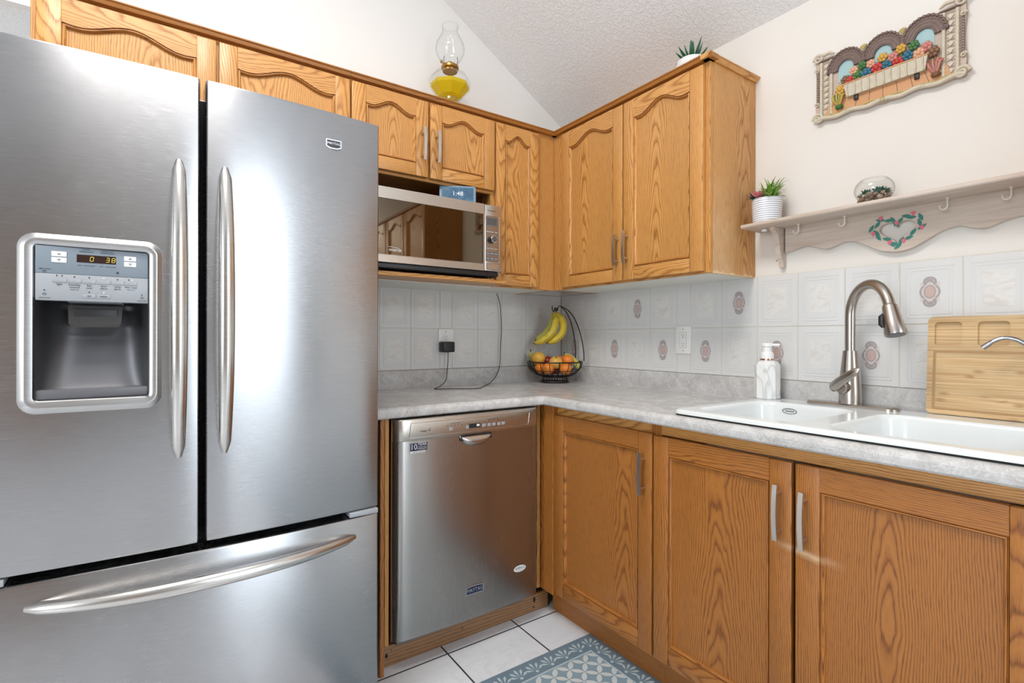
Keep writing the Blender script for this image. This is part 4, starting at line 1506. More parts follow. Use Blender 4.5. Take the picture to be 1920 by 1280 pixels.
for i in range(n_ + 1):
    s = i / n_
    P.append(A.lerp(Bp, s) + hd * (.006 * math.sin(PI * s)))
    e = math.sqrt(max(0.02, 1 - (2 * s - 1) ** 6))
    ra.append((.0185 - .006 * s) * e)
    rb.append((.0085 - .002 * s) * e)
mb.tube(P, ra, M_nickel, 14, ry=rb, up=(Bp - A).cross(hd).normalized())
mb.build('lever', ft)

# small filtered-water tap at the right edge of the sink
tp = thing('filter_tap', 'small chrome filtered water tap in front of the bamboo board', 'tap', (-.10, -1.985, .932))
mb = MB()
mb.lathe([(.020, .932), (.020, .938), (.013, .945), (.011, .985), (.008, .99)], (-.10, -1.985, 0), M_chrome, 20)
mb.build('tap_body', tp)
mb = MB()
pts = [(-.10, -1.985, .985), (-.10, -1.985, 1.03), (-.101, -1.980, 1.075), (-.103, -1.968, 1.107), (-.106, -1.950, 1.132), (-.109, -1.932, 1.147), (-.112, -1.914, 1.153), (-.115, -1.898, 1.151), (-.118, -1.884, 1.143), (-.119, -1.879, 1.138)]
mb.tube(smooth_path(pts), .0055, M_chrome, 16)
mb.tube([(-.119, -1.880, 1.139), (-.1225, -1.866, 1.1265)], [.0062, .0068], M_chrome, 12)
mb.build('tap_spout', tp)

# ------------------------------------------------------------------ soap dispenser
sp = thing('soap_dispenser', 'white marbled foam soap dispenser at the left corner of the sink', 'soap dispenser', (-.095, -1.268, .932))
mb = MB()
n = 8
def octr(r, z, rot=PI / 8):
    return [(-.095 + r * math.cos(rot + 2 * PI * k / 8), -1.268 + r * math.sin(rot + 2 * PI * k / 8), z) for k in range(8)]
mb.loft([octr(.040, .9325), octr(.043, .936), octr(.043, 1.052), octr(.036, 1.066), octr(.024, 1.072)], M_marble)
mb.build('bottle', sp)
mb = MB()
mb.lathe([(.0235, 1.072), (.0235, 1.077), (.022, 1.077)], (-.095, -1.268, 0), M_rgold, 24)
mb.build('ring', sp)
mb = MB()
mb.lathe([(.0225, 1.077), (.0225, 1.093), (.019, 1.101), (.0165, 1.103), (.0165, 1.120), (.020, 1.122), (.020, 1.131), (.017, 1.134)], (-.095, -1.268, 0), M_white, 24)
pp = mb.build('pump', sp)
mb = MB()
mb.box((-.101, -1.315, 1.1225), (-.089, -1.262, 1.132), M_white, .003)
mb.build('nozzle', pp)

# ------------------------------------------------------------------ bamboo board leaning on the wall
tilt = math.radians(4.2)
mbrd = Matrix.Translation((-.0420, -1.726, .9325)) @ Matrix.Rotation(tilt, 4, 'Y') @ Matrix(((0, -1, 0, 0), (-1, 0, 0, 0), (0, 0, 1, 0), (0, 0, 0, 1)))
bt = thing('cutting_board', 'bamboo cutting board with three wells leaning on the tiles', 'cutting board', (-.045, -1.93, .9325))
mb = MB(mbrd)
BW, BH, BT = .390, .282, .018
wells = [(.016, .078, .198, .266), (.112, .178, .198, .266), (.212, .278, .198, .266), (.312, .374, .198, .266)]
mb.prism([rrect(0, BW, 0, BH, .014)] + [rrect(*w, .009) for w in wells], .007, BT, M_bamboo)
mb.prism(rrect(0, BW, 0, BH, .014), 0.0, .0085, M_bamboo)
mb.build('board', bt)
mb = MB(mbrd)
g0 = rrect(.014, BW - .014, .012, .184, .004)
g1 = rrect(.021, BW - .021, .019, .177, .003)
def gv(l, v): return [(a, v, b) for a, b in l]
mb.loft([gv(g0, BT + .0003), gv(offset_in(g0, .0015), BT - .0015 + .002), gv(offset_in(g1, -.0015), BT + .0008), gv(g1, BT + .0003)], M_groove, False, False)
mb.build('juice_groove', bt)

# ------------------------------------------------------------------ sockets, charger
def outlet(M, uc, wc, label, decora):
    o = thing('wall_outlet', label, 'outlet', M @ Vector((uc, 0.0075, wc)))
    mb = MB(M)
    mb.box((uc - .0395, .0070, wc - .0605), (uc + .0395, .0120, wc + .0605), M_white, .002)
    if decora:
        mb.prism([rrect(uc - .018, uc + .018, wc - .0345, wc + .0345, .002), rrect(uc - .0168, uc + .0168, wc - .0333, wc + .0333, .002)], .0118, .0123, M_lgray)
    mb.build('cover_plate', o)
    for s in (1, -1):
        mb = MB(M)
        cz = wc + s * .019
        mb.prism(rrect(uc - .0165, uc + .0165, cz - .0145, cz + .0145, .005), .0118, .0128, M_white)
        for du, h in ((-.0055, .0075), (.0055, .006)):
            mb.box((uc + du - .0008, .0128, cz + .004 - h / 2), (uc + du + .0008, .0131, cz + .004 + h / 2), M_ink)
        mb.prism([(uc + .0024 * math.cos(a), cz - .0065 + .0024 * math.sin(a)) for a in [2 * PI * i / 10 for i in range(10)]], .0128, .0131, M_ink)
        mb.build('socket', o)
    for s in (1, -1):
        mb = MB(M)
        mb.cyl((uc, .0118, wc + s * .0475), (uc, .0126, wc + s * .0475), .003, M_lgray, 10)
        mb.build('screw', o)
    return o
outlet(FB(0, 0, 0), -.7515, 1.1325, 'white duplex outlet on the back wall with a black adapter plugged in', False)
outlet(FR(0, 0, 0), .8425, 1.1425, 'white outlet on the right wall tiles with both sockets free', True)
ad = thing('power_adapter', 'black plug-in power adapter with a thin cord trailing on the worktop', 'charger', (-.757, -.035, 1.08))
mb = MB()
mb.box((-.791, -.062, 1.080), (-.727, -.0135, 1.131), M_black, .006, 3)
mb.build('adapter', ad)
mb = MB()
cp_ = [(-.757, -.045, 1.082), (-.757, -.044, 1.03), (-.762, -.045, .99), (-.785, -.075, .945), (-.835, -.105, .921), (-.877, -.142, .9165), (-.862, -.160, .9165), (-.80, -.190, .9165), (-.74, -.230, .9165),
       (-.690, -.232, .9165), (-.632, -.170, .9165), (-.578, -.110, .9165), (-.520, -.060, .923), (-.470, -.036, .955), (-.446, -.031, 1.01), (-.441, -.029, 1.10), (-.435, -.028, 1.19), (-.440, -.03, 1.27), (-.449, -.035, 1.33), (-.472, -.04, 1.3805)]
fine = []
for i in range(len(cp_) - 1):
    p0, p1, p2, p3 = [Vector(cp_[max(0, min(len(cp_) - 1, i + k))]) for k in (-1, 0, 1, 2)]
    for k in range(6):
        s = k / 6
        fine.append(0.5 * ((2 * p1) + (-p0 + p2) * s + (2 * p0 - 5 * p1 + 4 * p2 - p3) * s * s + (-p0 + 3 * p1 - 3 * p2 + p3) * s ** 3))
fine.append(Vector(cp_[-1]))
mb.tube(fine, .0019, M_black, 8)
mb.build('cord', ad)

# ------------------------------------------------------------------ fruit basket
BC = Vector((-.18, -.16, .914))
bk = thing('fruit_basket', 'black wire fruit basket with a banana hook in the worktop corner', 'fruit basket', BC)
def circ(r, z, n=40):
    return [(BC.x + r * math.cos(2 * PI * k / n), BC.y + r * math.sin(2 * PI * k / n), BC.z + z) for k in range(n)]
mb = MB()
mb.tube(circ(.073, .004), .0032, M_wire, 8, True)
mb.tube(circ(.062, .032), .0032, M_wire, 8, True)
for k in range(28):
    a = 2 * PI * k / 28
    mb.tube([(BC.x + r * math.cos(a), BC.y + r * math.sin(a), BC.z + z) for r, z in ((.073, .004), (.066, .014), (.062, .032))], .0014, M_wire, 6)
mb.build('foot', bk)
mb = MB()
def bowl_r(z):            # radius of the wire bowl at height z above the worktop
    s = min(1, max(0, (z - .032) / .078))
    return .050 + .095 * math.sqrt(max(0, 1 - (1 - s) ** 2))
mb.tube(circ(.145, .110), .0034, M_wire, 8, True)
mb.tube(circ(bowl_r(.066), .066), .0018, M_wire, 6, True)
mb.tube(circ(bowl_r(.044), .044), .0018, M_wire, 6, True)
for k in range(18):
    a = 2 * PI * k / 18
    mb.tube([(BC.x + bowl_r(z) * math.cos(a), BC.y + bowl_r(z) * math.sin(a), BC.z + z) for z in (.032, .036, .044, .055, .068, .083, .098, .110)], .0018 if k % 3 else .0032, M_wire, 6)
for k in range(6):
    a = PI * k / 6
    mb.tube([(BC.x + .052 * math.cos(a), BC.y + .052 * math.sin(a), BC.z + .033), (BC.x - .052 * math.cos(a), BC.y - .052 * math.sin(a), BC.z + .033)], .0016, M_wire, 6)
mb.build('bowl', bk)
# the hanger: two bowed wires rising from the right of the rim and meeting in a hook
mb = MB()
dR = Vector((math.cos(math.radians(-34.7)), math.sin(math.radians(-34.7)), 0))     # across the bowl, left to right as photographed
dF = Vector((-dR.y, dR.x, 0))
def hp(r, h, f=0.0):
    return BC + dR * r + dF * f + Vector((0, 0, h))
for f, rr in ((-.035, .150), (.075, .118)):
    pts = [hp(rr * .93, .08, f), hp(rr, .115, f)] + [hp(rr * math.cos(s) ** .75 * .995 + .004 if s < 1.5 else .0, .115 + .30 * math.sin(s) ** 1.25 * .96, f * (1 - s / 1.5)) for s in (.25, .5, .75, 1.0, 1.2, 1.33)]
    pts += [hp(.030, .405, 0)]
    mb.tube(smooth_path(pts[1:], 5), .0028, M_wire, 8)
mb.tube([hp(.034, .402), hp(.026, .408), hp(.018, .401), hp(.014, .385), hp(.004, .374), hp(-.008, .376), hp(-.014, .388), hp(-.015, .408)], .0028, M_wire, 8)
mb.build('banana_hanger', bk)

def skin(name, lo, hi, scale=30.0, rough=0.4, spots=None):
    t = NT(name)
    p = t.obj()
    n = t.noise(p, scale, 3.0)
    col = t.mix(n, lo, hi)
    if spots:
        s = t.ramp(t.noise(p, 70.0, 3.0), [(0.66, 0.0), (0.70, 1.0)])
        col = t.mix(t.math('MULTIPLY', s, 0.7), col, spots)
    t.p(Base_Color=col, Roughness=rough, Subsurface_Weight=0.05)
    t.bump(t.noise(p, 450.0, 1.0), 0.15, 0.0006)
    return t.m
M_ban = skin('ripe_banana_skin', (0.62, 0.46, 0.035), (0.72, 0.56, 0.07), 25, .42, (0.20, 0.09, 0.02))
M_bang = skin('green_banana_skin', (0.50, 0.49, 0.10), (0.62, 0.58, 0.14), 20, .42)
M_bstem = simple('banana_stem', (0.30, 0.28, 0.05), .6)
M_btip = simple('banana_tip', (0.06, 0.035, 0.015), .8)
M_orange = skin('orange_peel', (0.78, 0.20, 0.018), (0.82, 0.27, 0.03), 12, .42)
M_grape = skin('grapefruit_peel', (0.72, 0.36, 0.04), (0.75, 0.44, 0.07), 12, .38)
M_apple = skin('golden_apple_skin', (0.72, 0.46, 0.10), (0.70, 0.33, 0.06), 18, .3)
M_red = skin('red_apple_skin', (0.26, 0.012, 0.012), (0.38, 0.03, 0.02), 20, .3)
M_stem = simple('brown_fruit_stem', (0.10, 0.05, 0.02), .8)

def banana_mesh(path, r, mat, name, parent):
    mb = MB()
    n = len(path)
    rs = []
    for i in range(n):
        s = i / (n - 1)
        k = .22 + .0 * s if s < .10 else (.22 + .78 * min(1, (s - .10) / .20) if s < .30 else 1.0)
        k = k if s < .80 else max(.16, math.cos((s - .80) / .20 * 1.38) ** .8)
        rs.append(r * k)
    mb.tube(path, rs, mat, 6)
    tip = path[-1]
    d = (Vector(path[-1]) - Vector(path[-2])).normalized()
    mb.tube([Vector(tip) - d * .003, Vector(tip) + d * .005], [r * .24, r * .18], M_btip, 6)
    return mb.build(name, parent, 60)
bn = thing('banana_bunch', 'bunch of three ripe yellow bananas hanging from the basket hook', 'bananas', hp(0, .39))
for pts, m in (([hp(.004, .385, .0), hp(-.002, .365, .0), hp(.002, .335, -.008), hp(-.002, .300, -.014), hp(-.018, .265, -.018), hp(-.045, .238, -.018), hp(-.078, .220, -.016), hp(-.108, .207, -.012)], M_ban),
               ([hp(.006, .385, .004), hp(.010, .368, .004), hp(.030, .345, .0), hp(.044, .315, -.004), hp(.042, .275, -.006), hp(.022, .243, -.006), hp(-.010, .222, -.004), hp(-.040, .210, -.002)], M_ban),
               ([hp(.002, .385, .010), hp(-.006, .365, .014), hp(-.012, .335, .016), hp(-.022, .300, .016), hp(-.040, .270, .016), hp(-.062, .248, .014), hp(-.084, .234, .010), hp(-.100, .226, .006)], M_bang)):
    banana_mesh(smooth_path(pts), .0205, m, 'banana', bn)
mb = MB()
mb.tube([hp(.002, .378, .004), hp(.004, .390, .004), hp(.006, .398, .004)], [.0085, .010, .0075], M_btip, 8)
mb.build('stem', bn)
def citrus(name, c, r, mat, label, cat, stem=True, group=None):
    c = Vector(c)
    mb = MB()
    mb.ball(c, (r, r, r * .94), mat, 24, 14)
    o = solo(name, mb, label, cat, c, group)
    if stem:
        m2 = MB()
        m2.lathe([(.003, r * .93), (.0035, r * .955), (.001, r * .96)], c, M_stem, 8)
        m2.build('stem_scar', o)
    return o
def apple(c, r, mat, label, tip=(0, 0)):
    c = Vector(c)
    mb = MB()
    def dent(q):
        a = math.hypot(q.x, q.y)
        k = max(0, 1 - a / .55)
        return Vector((q.x * (1 + .04 * q.z), q.y * (1 + .04 * q.z), q.z * (.92 - .30 * k * k)))
    mb.ball(c, r, mat, 24, 18, fn=dent)
    o = solo('apple', mb, label, 'apple', c)
    m2 = MB()
    m2.tube([c + Vector((0, 0, r * .60)), c + Vector((.001, .001, r * .8)), c + Vector((.004, .003, r * 1.0))], [.0022, .0018, .0024], M_stem, 6)
    m2.build('stem', o)
    o.rotation_euler = (tip[0], tip[1], 0)
    return o
citrus('grapefruit', hp(-.088, .128, -.018), .0365, M_grape, 'large yellow-orange citrus fruit on top at the left of the basket', 'grapefruit')
apple(hp(.000, .108, -.062), .0355, M_apple, 'golden apple with a stem in the middle of the basket', (.25, -.15))
citrus('orange', hp(-.040, .078, -.072), .0310, M_orange, 'small orange at the front of the basket, below and left of the golden apple', 'orange')
citrus('orange', hp(.050, .076, -.070), .0315, M_orange, 'small orange at the front of the basket, below and right of the golden apple', 'orange')
citrus('orange', hp(.066, .118, -.022), .0320, M_orange, 'orange on top at the right of the basket beside the green banana', 'orange')
citrus('orange', hp(-.080, .076, -.025), .0290, M_orange, 'orange low at the left under the yellow-orange citrus fruit', 'orange')
citrus('orange', hp(.030, .112, .045), .0300, M_orange, 'orange at the back of the basket right of the golden apple', 'orange')
citrus('orange', hp(.062, .070, .020), .0280, M_orange, 'orange low at the right end of the basket', 'orange')
apple(hp(-.035, .108, .040), .034, M_red, 'dark red apple at the back behind the golden apple')
apple(hp(.004, .070, .000), .030, M_red, 'dark red apple at the bottom of the basket under the golden apple')
def loose_banana(pts, r, label):
    P = smooth_path(pts)
    o = thing('banana', label, 'banana', P[len(P) // 2])
    banana_mesh(P, r, M_bang, 'peel', o)
    mb = MB()
    d = (P[0] - P[1]).normalized()
    mb.tube([P[0] - d * .004, P[0] + d * .004], [.004, .0045], M_btip, 8)
    mb.build('stem_end', o)
    return o
loose_banana([hp(-.128, .168, .02), hp(-.126, .150, .025), hp(-.118, .128, .035), hp(-.095, .105, .055), hp(-.060, .090, .075), hp(-.02, .086, .085)], .018, 'green-yellow banana with its stem upright at the left end of the basket')
loose_banana([hp(.052, .156, .010), hp(.062, .146, .005), hp(.082, .130, -.004), hp(.106, .112, -.012), hp(.116, .092, -.018), hp(.112, .074, -.022)], .016, 'pale green banana at the right end of the basket beside the orange')

# ------------------------------------------------------------------ wall shelf with hooks
ws = thing('wall_shelf', 'whitewashed pine wall shelf with scalloped apron and heart cutout', 'shelf', (-.07, -1.64, 1.555))
mb = MB()
mb.box((-.0012, -1.188, 1.556), (-.142, -2.012, 1.571), M_pine, .006, 3)
mb.build('shelf_board', ws)
ctl = [(-1.294, 1.466), (-1.330, 1.474), (-1.362, 1.481), (-1.395, 1.474), (-1.432, 1.461), (-1.462, 1.467), (-1.492, 1.477), (-1.53, 1.470), (-1.565, 1.450), (-1.60, 1.431), (-1.641, 1.423)]
ctl = ctl + [(-3.282 - a, b) for a, b in reversed(ctl[:-1])]
low = [tuple(q)[:2] for q in smooth_path([(a, b, 0) for a, b in ctl], 4)]
hcy, hcz, hs_ = -1.640, 1.489, .0029
hrt = []
for i in range(48):
    a = 2 * PI * i / 48
    hx = 16 * math.sin(a) ** 3
    hz = 13 * math.cos(a) - 5 * math.cos(2 * a) - 2 * math.cos(3 * a) - math.cos(4 * a)
    hrt.append((hcy - hx * hs_ * 1.02, hcz + hz * hs_ * .80))
mb = MB()
mb.prism([[(ctl[0][0], 1.556), *low, (ctl[-1][0], 1.556)], hrt], -.0012, -.020, M_pine, 'vw')
ap = mb.build('apron', ws)
mb = MB(FR(-.0201, 0, 0))
LV = [0.0]
def leaf(cu, cw, ang, ln, wd, mat):
    LV[0] += .00003
    pts = []
    for i in range(17):
        s = i / 16
        pts.append((s - .5, wd / ln * math.sin(PI * s) ** .9 * .5))
    for i in range(15, 0, -1):
        s = i / 16
        pts.append((s - .5, -wd / ln * math.sin(PI * s) ** .9 * .5))
    c_, s_ = math.cos(ang), math.sin(ang)
    mb.prism([(cu + ln * (a * c_ - b * s_), cw + ln * (a * s_ + b * c_)) for a, b in pts], -.0002, .0004 + LV[0], mat)
cu_, cw_ = 1.640, 1.489
random.seed(3)
def hpt(a, k):
    hx = 16 * math.sin(a) ** 3
    hz = 13 * math.cos(a) - 5 * math.cos(2 * a) - 2 * math.cos(3 * a) - math.cos(4 * a)
    return cu_ + hx * hs_ * 1.02 * k, cw_ + (hz * hs_ * .80) * k + (0 if k == 1 else .001)
for i in range(24):
    a = .30 + (2 * PI - .6) * i / 23
    if abs(a - PI) < .30:
        continue
    kk_ = 1.24 if i % 2 else 1.46
    p, q = hpt(a, kk_), hpt(a + .1, kk_)
    ang = math.atan2(q[1] - p[1], q[0] - p[0])
    leaf(p[0], p[1], ang + (.30 if i % 2 else -.30), .027, .0105, M_teal)
for a in (.12, -.12, 1.0, 2 * PI - 1.0, 1.85, 2 * PI - 1.85, 2.45, 2 * PI - 2.45):
    p = hpt(a, 1.52)
    for d in (-.6, 0, .6):
        leaf(p[0] + .003 * math.cos(1.57 + d), p[1] + .003 * math.sin(1.57 + d), 1.57 + d, .016, .0062, M_pink)
mb.build('painted_wreath', ap)
mb = MB()
br = [(-.0012, 1.5555), (-.088, 1.5555), (-.086, 1.545), (-.070, 1.538), (-.055, 1.520), (-.048, 1.497), (-.046, 1.475), (-.038, 1.452), (-.024, 1.436), (-.020, 1.425), (-.020, 1.413), (-.0012, 1.413)]
for y in (-1.2795, -1.9965):
    m2 = MB()
    m2.prism([(a, b) for a, b in br], y - .0085, y + .0085, M_pine, 'uw')
    m2.cyl((-.035, y + .0088, 1.438), (-.035, y + .010, 1.438), .003, M_dgray, 8)
    m2.build('bracket', ws)
m2 = MB()
m2.lathe([(.009, 1.546), (.011, 1.551), (.008, 1.5555)], (-.075, -1.245, 0), M_white, 14)
m2.build('peg', ws)
M_hook = simple('white_coated_hook', (0.74, 0.70, 0.65), .35)
for y in (-1.358, -1.506, -1.774, -1.908):
    m2 = MB()
    c = Vector((-.055, y, 0))
    pts = [c + Vector((0, 0, 1.5562)), c + Vector((0, 0, 1.545)), c + Vector((0, 0, 1.5335))]
    for i in range(1, 9):
        a = PI * i / 8 * 1.12
        pts.append(c + Vector((0, 1, 0)) * (.009 - .009 * math.cos(a)) + Vector((0, 0, 1.5335 - .0095 * math.sin(a))))
    m2.tube(pts, .0021, M_hook, 8)
    m2.lathe([(.0045, 1.5525), (.0045, 1.556)], c, M_hook, 10)
    m2.build('hook', ws)

# ------------------------------------------------------------------ plants
def leafmat(name, lo, hi):
    t = NT(name)
    n = t.noise(t.obj(), 40.0, 2.0)
    t.p(Base_Color=t.mix(n, lo, hi), Roughness=.45)
    return t.m
M_grass = leafmat('bright_green_leaf', (0.10, 0.27, 0.025), (0.26, 0.45, 0.06))
M_suc = leafmat('blue_green_leaf', (0.015, 0.10, 0.055), (0.045, 0.20, 0.11))
M_agave = leafmat('dark_green_leaf', (0.008, 0.075, 0.038), (0.03, 0.16, 0.075))
M_pinkl = leafmat('pink_leaf', (0.62, 0.10, 0.15), (0.80, 0.30, 0.33))
M_darkl = leafmat('deep_green_leaf', (0.01, 0.06, 0.03), (0.03, 0.11, 0.05))
def blade(mb, base, az, el, ln, wd, mat, droop=.3, th=.12):
    """a tapering leaf with thickness that arches over"""
    base = Vector(base)
    h = Vector((math.cos(az), math.sin(az), 0))
    n = 7
    pts, ra, rb = [], [], []
    p = base.copy()
    e = el
    for i in range(n + 1):
        s = i / n
        pts.append(p.copy())
        ra.append(max(.0004, wd * (math.sin(PI * (.22 + .78 * s)) ** .8)))
        rb.append(max(.0003, wd * th * (1 - .6 * s)))
        p = p + (h * math.cos(e) + Vector((0, 0, 1)) * math.sin(e)) * (ln / n)
        e -= droop / n * (1 + s)
    mb.tube(pts, ra, mat, 6, ry=rb, up=(-h.y, h.x, 0))
random.seed(11)
# striped pot
pc = Vector((-.088, -1.262, 1.571))
pp_ = thing('potted_plant', 'striped white pot of spiky green grass and a pink succulent on the wall shelf', 'plant', pc)
def stripes():
    t = NT('white_pot_with_grey_stripes')
    x, y, z = t.xyz(t.pos())
    f = t.math('FRACT', t.math('DIVIDE', t.math('SUBTRACT', z, 1.571), .0077))
    t.p(Base_Color=t.mix(t.math('GREATER_THAN', f, .70), (0.78, 0.78, 0.79), (0.25, 0.28, 0.37)), Roughness=.35)
    return t.m
mb = MB()
mb.lathe([(.044, 0), (.047, .002), (.0515, .085), (.0505, .087), (.0475, .085), (.046, .074), (.0, .074)], pc, stripes(), 36, cap0=True, cap1=False)
mb.build('pot', pp_)
mb = MB()
mb.lathe([(.0465, .070), (.046, .076), (0.001, .080)], pc, simple('potting_soil', (0.03, 0.02, 0.012), .95), 24)
mb.build('soil', pp_)
mb = MB()
gc_ = pc + Vector((-.005, -.012, .076))
for i in range(95):
    az = random.uniform(0, 2 * PI)
    blade(mb, gc_ + Vector((random.uniform(-.016, .016), random.uniform(-.020, .016), random.uniform(0, .022))), az, random.uniform(.45, 1.4), random.uniform(.045, .082), .0036, M_grass, random.uniform(.2, .8))
mb.build('grass_tuft', pp_)
mb = MB()
sc0 = pc + Vector((-.030, .016, .090))
for ring, (cnt, el, ln) in enumerate(((7, 1.25, .026), (9, .8, .036), (11, .35, .042))):
    for k in range(cnt):
        blade(mb, sc0, 2 * PI * k / cnt + ring * .4, el, ln, .0066, M_pinkl, .15, .3)
mb.build('pink_succulent', pp_)
mb = MB()
for k in range(14):
    blade(mb, sc0 + Vector((.004, .010, -.002)), random.uniform(.6, 3.4), random.uniform(.1, .9), random.uniform(.030, .045), .0065, M_darkl, .25, .25)
mb.build('dark_leaves', pp_)
# glass bowl terrarium
gb = Vector((-.085, -1.602, 1.571))
tb = thing('glass_bowl', 'round clear glass bowl with pebbles and a succulent on the wall shelf', 'bowl', gb)
mb = MB()
Rg = .0535
out = [(.024, 0.0), (.036, .003)] + [(Rg * math.cos(a), .043 + Rg * .80 * math.sin(a)) for a in [-.72, -.5, -.25, 0, .25, .5, .75, .93]]
inn = [(max(.001, r - .0018), z + (.0015 if i < 2 else 0)) for i, (r, z) in enumerate(out)]
mb.lathe(out + inn[::-1], gb, M_glass, 40, cap0=True, cap1=True)
mb.build('bowl', tb)
random.seed(21)
ptone = [(0.27, 0.18, 0.115), (0.38, 0.27, 0.18), (0.20, 0.135, 0.09), (0.45, 0.36, 0.27), (0.31, 0.22, 0.17)]
M_peb = [skin('pebble_%d' % i, tuple(c * .7 for c in t_), t_, 60, .7) for i, t_ in enumerate(ptone)]
protos = []
for k in range(26):
    lay = 0 if k < 13 else 1
    if lay == 0:
        a, r = 2 * PI * k / 13 + random.uniform(-.1, .1), (.036 if k % 3 else .020)
    else:
        a, r = 2 * PI * (k - 13) / 13 + .25, (.038 if k % 2 else .022)
    if k == 25:
        r = 0.0
    z = .0115 + lay * .0125 + random.uniform(0, .002)
    c = gb + Vector((r * math.cos(a), r * math.sin(a), z))
    if k < 5:
        mb = MB()
        s = random.uniform(.0062, .0085)
        w = [random.uniform(-.25, .25) for _ in range(6)]
        mb.ball(c, (s * 1.15, s * .95, s * .8), M_peb[k], 12, 8, fn=lambda q: Vector((q.x * (1 + w[0] * q.z + w[1] * q.y), q.y * (1 + w[2] * q.x + w[3] * q.z), q.z * (1 + w[4] * q.x))))
        o = solo('pebble', mb, 'small brown pebble in the glass bowl on the wall shelf', 'pebble', c, 'pebbles in the glass bowl')
        protos.append(o)
    else:
        o = protos[k % 5].copy()
        COL.objects.link(o)
        o.location = c
    o.rotation_euler = (random.uniform(-.5, .5), random.uniform(-.5, .5), random.uniform(0, 6))
su = thing('succulent', 'small green rosette succulent growing among the pebbles in the glass bowl', 'plant', gb + Vector((0, -.012, .026)))
for j, (dx, dy, sc2) in enumerate(((-.004, -.014, 1.0), (-.012, .016, .8), (.006, -.030, .7))):
    mb = MB()
    for ring, (cnt, el, ln) in enumerate(((5, 1.2, .020), (7, .75, .026), (7, .3, .024))):
        for k in range(cnt):
            blade(mb, gb + Vector((dx, dy, .030)), 2 * PI * k / cnt + ring * .5, el, ln * sc2, .0068 * sc2, M_suc, .1, .35)
    mb.build('rosette', su)
# agave on top of the right cabinet
ac = Vector((-.150, -.985, 2.146))
ag = thing('potted_plant', 'spiky dark green agave in a speckled white bowl on top of the right cabinet', 'plant', ac)
def speck():
    t = NT('speckled_white_pot')
    n = t.noise(t.obj(), 260.0, 2.0)
    t.p(Base_Color=t.ramp(n, [(0.36, (0.42, 0.42, 0.42)), (0.46, (0.80, 0.80, 0.79))]), Roughness=.6)
    return t.m
mb = MB()
mb.lathe([(.030, 0), (.038, .004), (.055, .040), (.062, .085), (.058, .118), (.054, .122), (.050, .118), (.049, .105), (0.001, .105)], ac, speck(), 32, cap1=False)
mb.build('pot', ag)
mb = MB()
random.seed(5)
for ring, (cnt, el, ln) in enumerate(((4, 1.42, .098), (6, 1.12, .098), (7, .78, .088), (6, .45, .075))):
    for k in range(cnt):
        blade(mb, ac + Vector((0, 0, .104)), 2 * PI * k / cnt + ring * .55, el + random.uniform(-.08, .08), ln * random.uniform(.85, 1.12), .0092, M_agave, -.12, .3)
mb.build('leaves', ag)

# ------------------------------------------------------------------ oil lamp on the back cabinets
lc = Vector((-.797, -.135, 2.146))
lm = thing('oil_lamp', 'glass oil lamp with yellow oil standing on top of the back cabinets', 'lamp', lc)
def oct2(r, z, n=8):
    return [(lc.x + r * math.cos(PI / 8 + 2 * PI * k / n), lc.y + r * math.sin(PI / 8 + 2 * PI * k / n), lc.z + z) for k in range(n)]
mb = MB()
mb.lathe([(.064, 0), (.064, .006), (.050, .020), (.024, .040), (.018, .070), (.026, .092), (.042, .106), (.042, .118), (.034, .122)], lc, M_glass, 24)
mb.build('foot', lm)
mb = MB()
mb.loft([oct2(.034, .119), oct2(.058, .128), oct2(.096, .168), oct2(.098, .202), oct2(.082, .228), oct2(.050, .244), oct2(.036, .247)], M_glass, True, True, smooth=False)
mb.build('font', lm, 10)
mb = MB()
mb.loft([oct2(.032, .122), oct2(.054, .131), oct2(.089, .170), oct2(.090, .186)], M_oil, True, True, smooth=False)
mb.build('oil', lm, 10)
M_brass = simple('aged_brass', (0.42, 0.25, 0.08), .3, 1.0)
mb = MB()
mb.lathe([(.034, .247), (.036, .252), (.034, .256), (.041, .261), (.041, .271), (.036, .276), (.020, .278), (.015, .290), (.006, .294)], lc, M_brass, 28)
for k in range(4):
    a = 2 * PI * k / 4 + .4
    mb.tube([lc + Vector((.040 * math.cos(a), .040 * math.sin(a), .268)), lc + Vector((.046 * math.cos(a), .046 * math.sin(a), .284)), lc + Vector((.042 * math.cos(a), .042 * math.sin(a), .304))], .0016, M_dkmetal, 6)
br_ = mb.build('burner', lm)
mb = MB()
wk = lc + Vector((-.041, -.02, .266))
mb.tube([wk, wk + Vector((-.016, -.007, 0))], .0018, M_brass, 6)
mb.tube([wk + Vector((-.016, -.007, 0)), wk + Vector((-.019, -.008, 0))], .0075, M_brass, 12)
mb.build('wick_knob', br_)
mb = MB()
prof_ = [(.033, .276), (.036, .284), (.050, .306), (.063, .330), (.068, .352), (.064, .376), (.052, .400), (.040, .422), (.035, .440), (.036, .458)]
o2 = [(r, z) for r, z in prof_]
mb.lathe(o2, lc, M_glass, 40, cap0=False, cap1=False)
for k in range(26):
    a = 2 * PI * k / 26
    mb.ball(lc + Vector((.0380 * math.cos(a), .0380 * math.sin(a), .4605)), .0042, M_glass, 8, 6)
mb.build('chimney', lm)

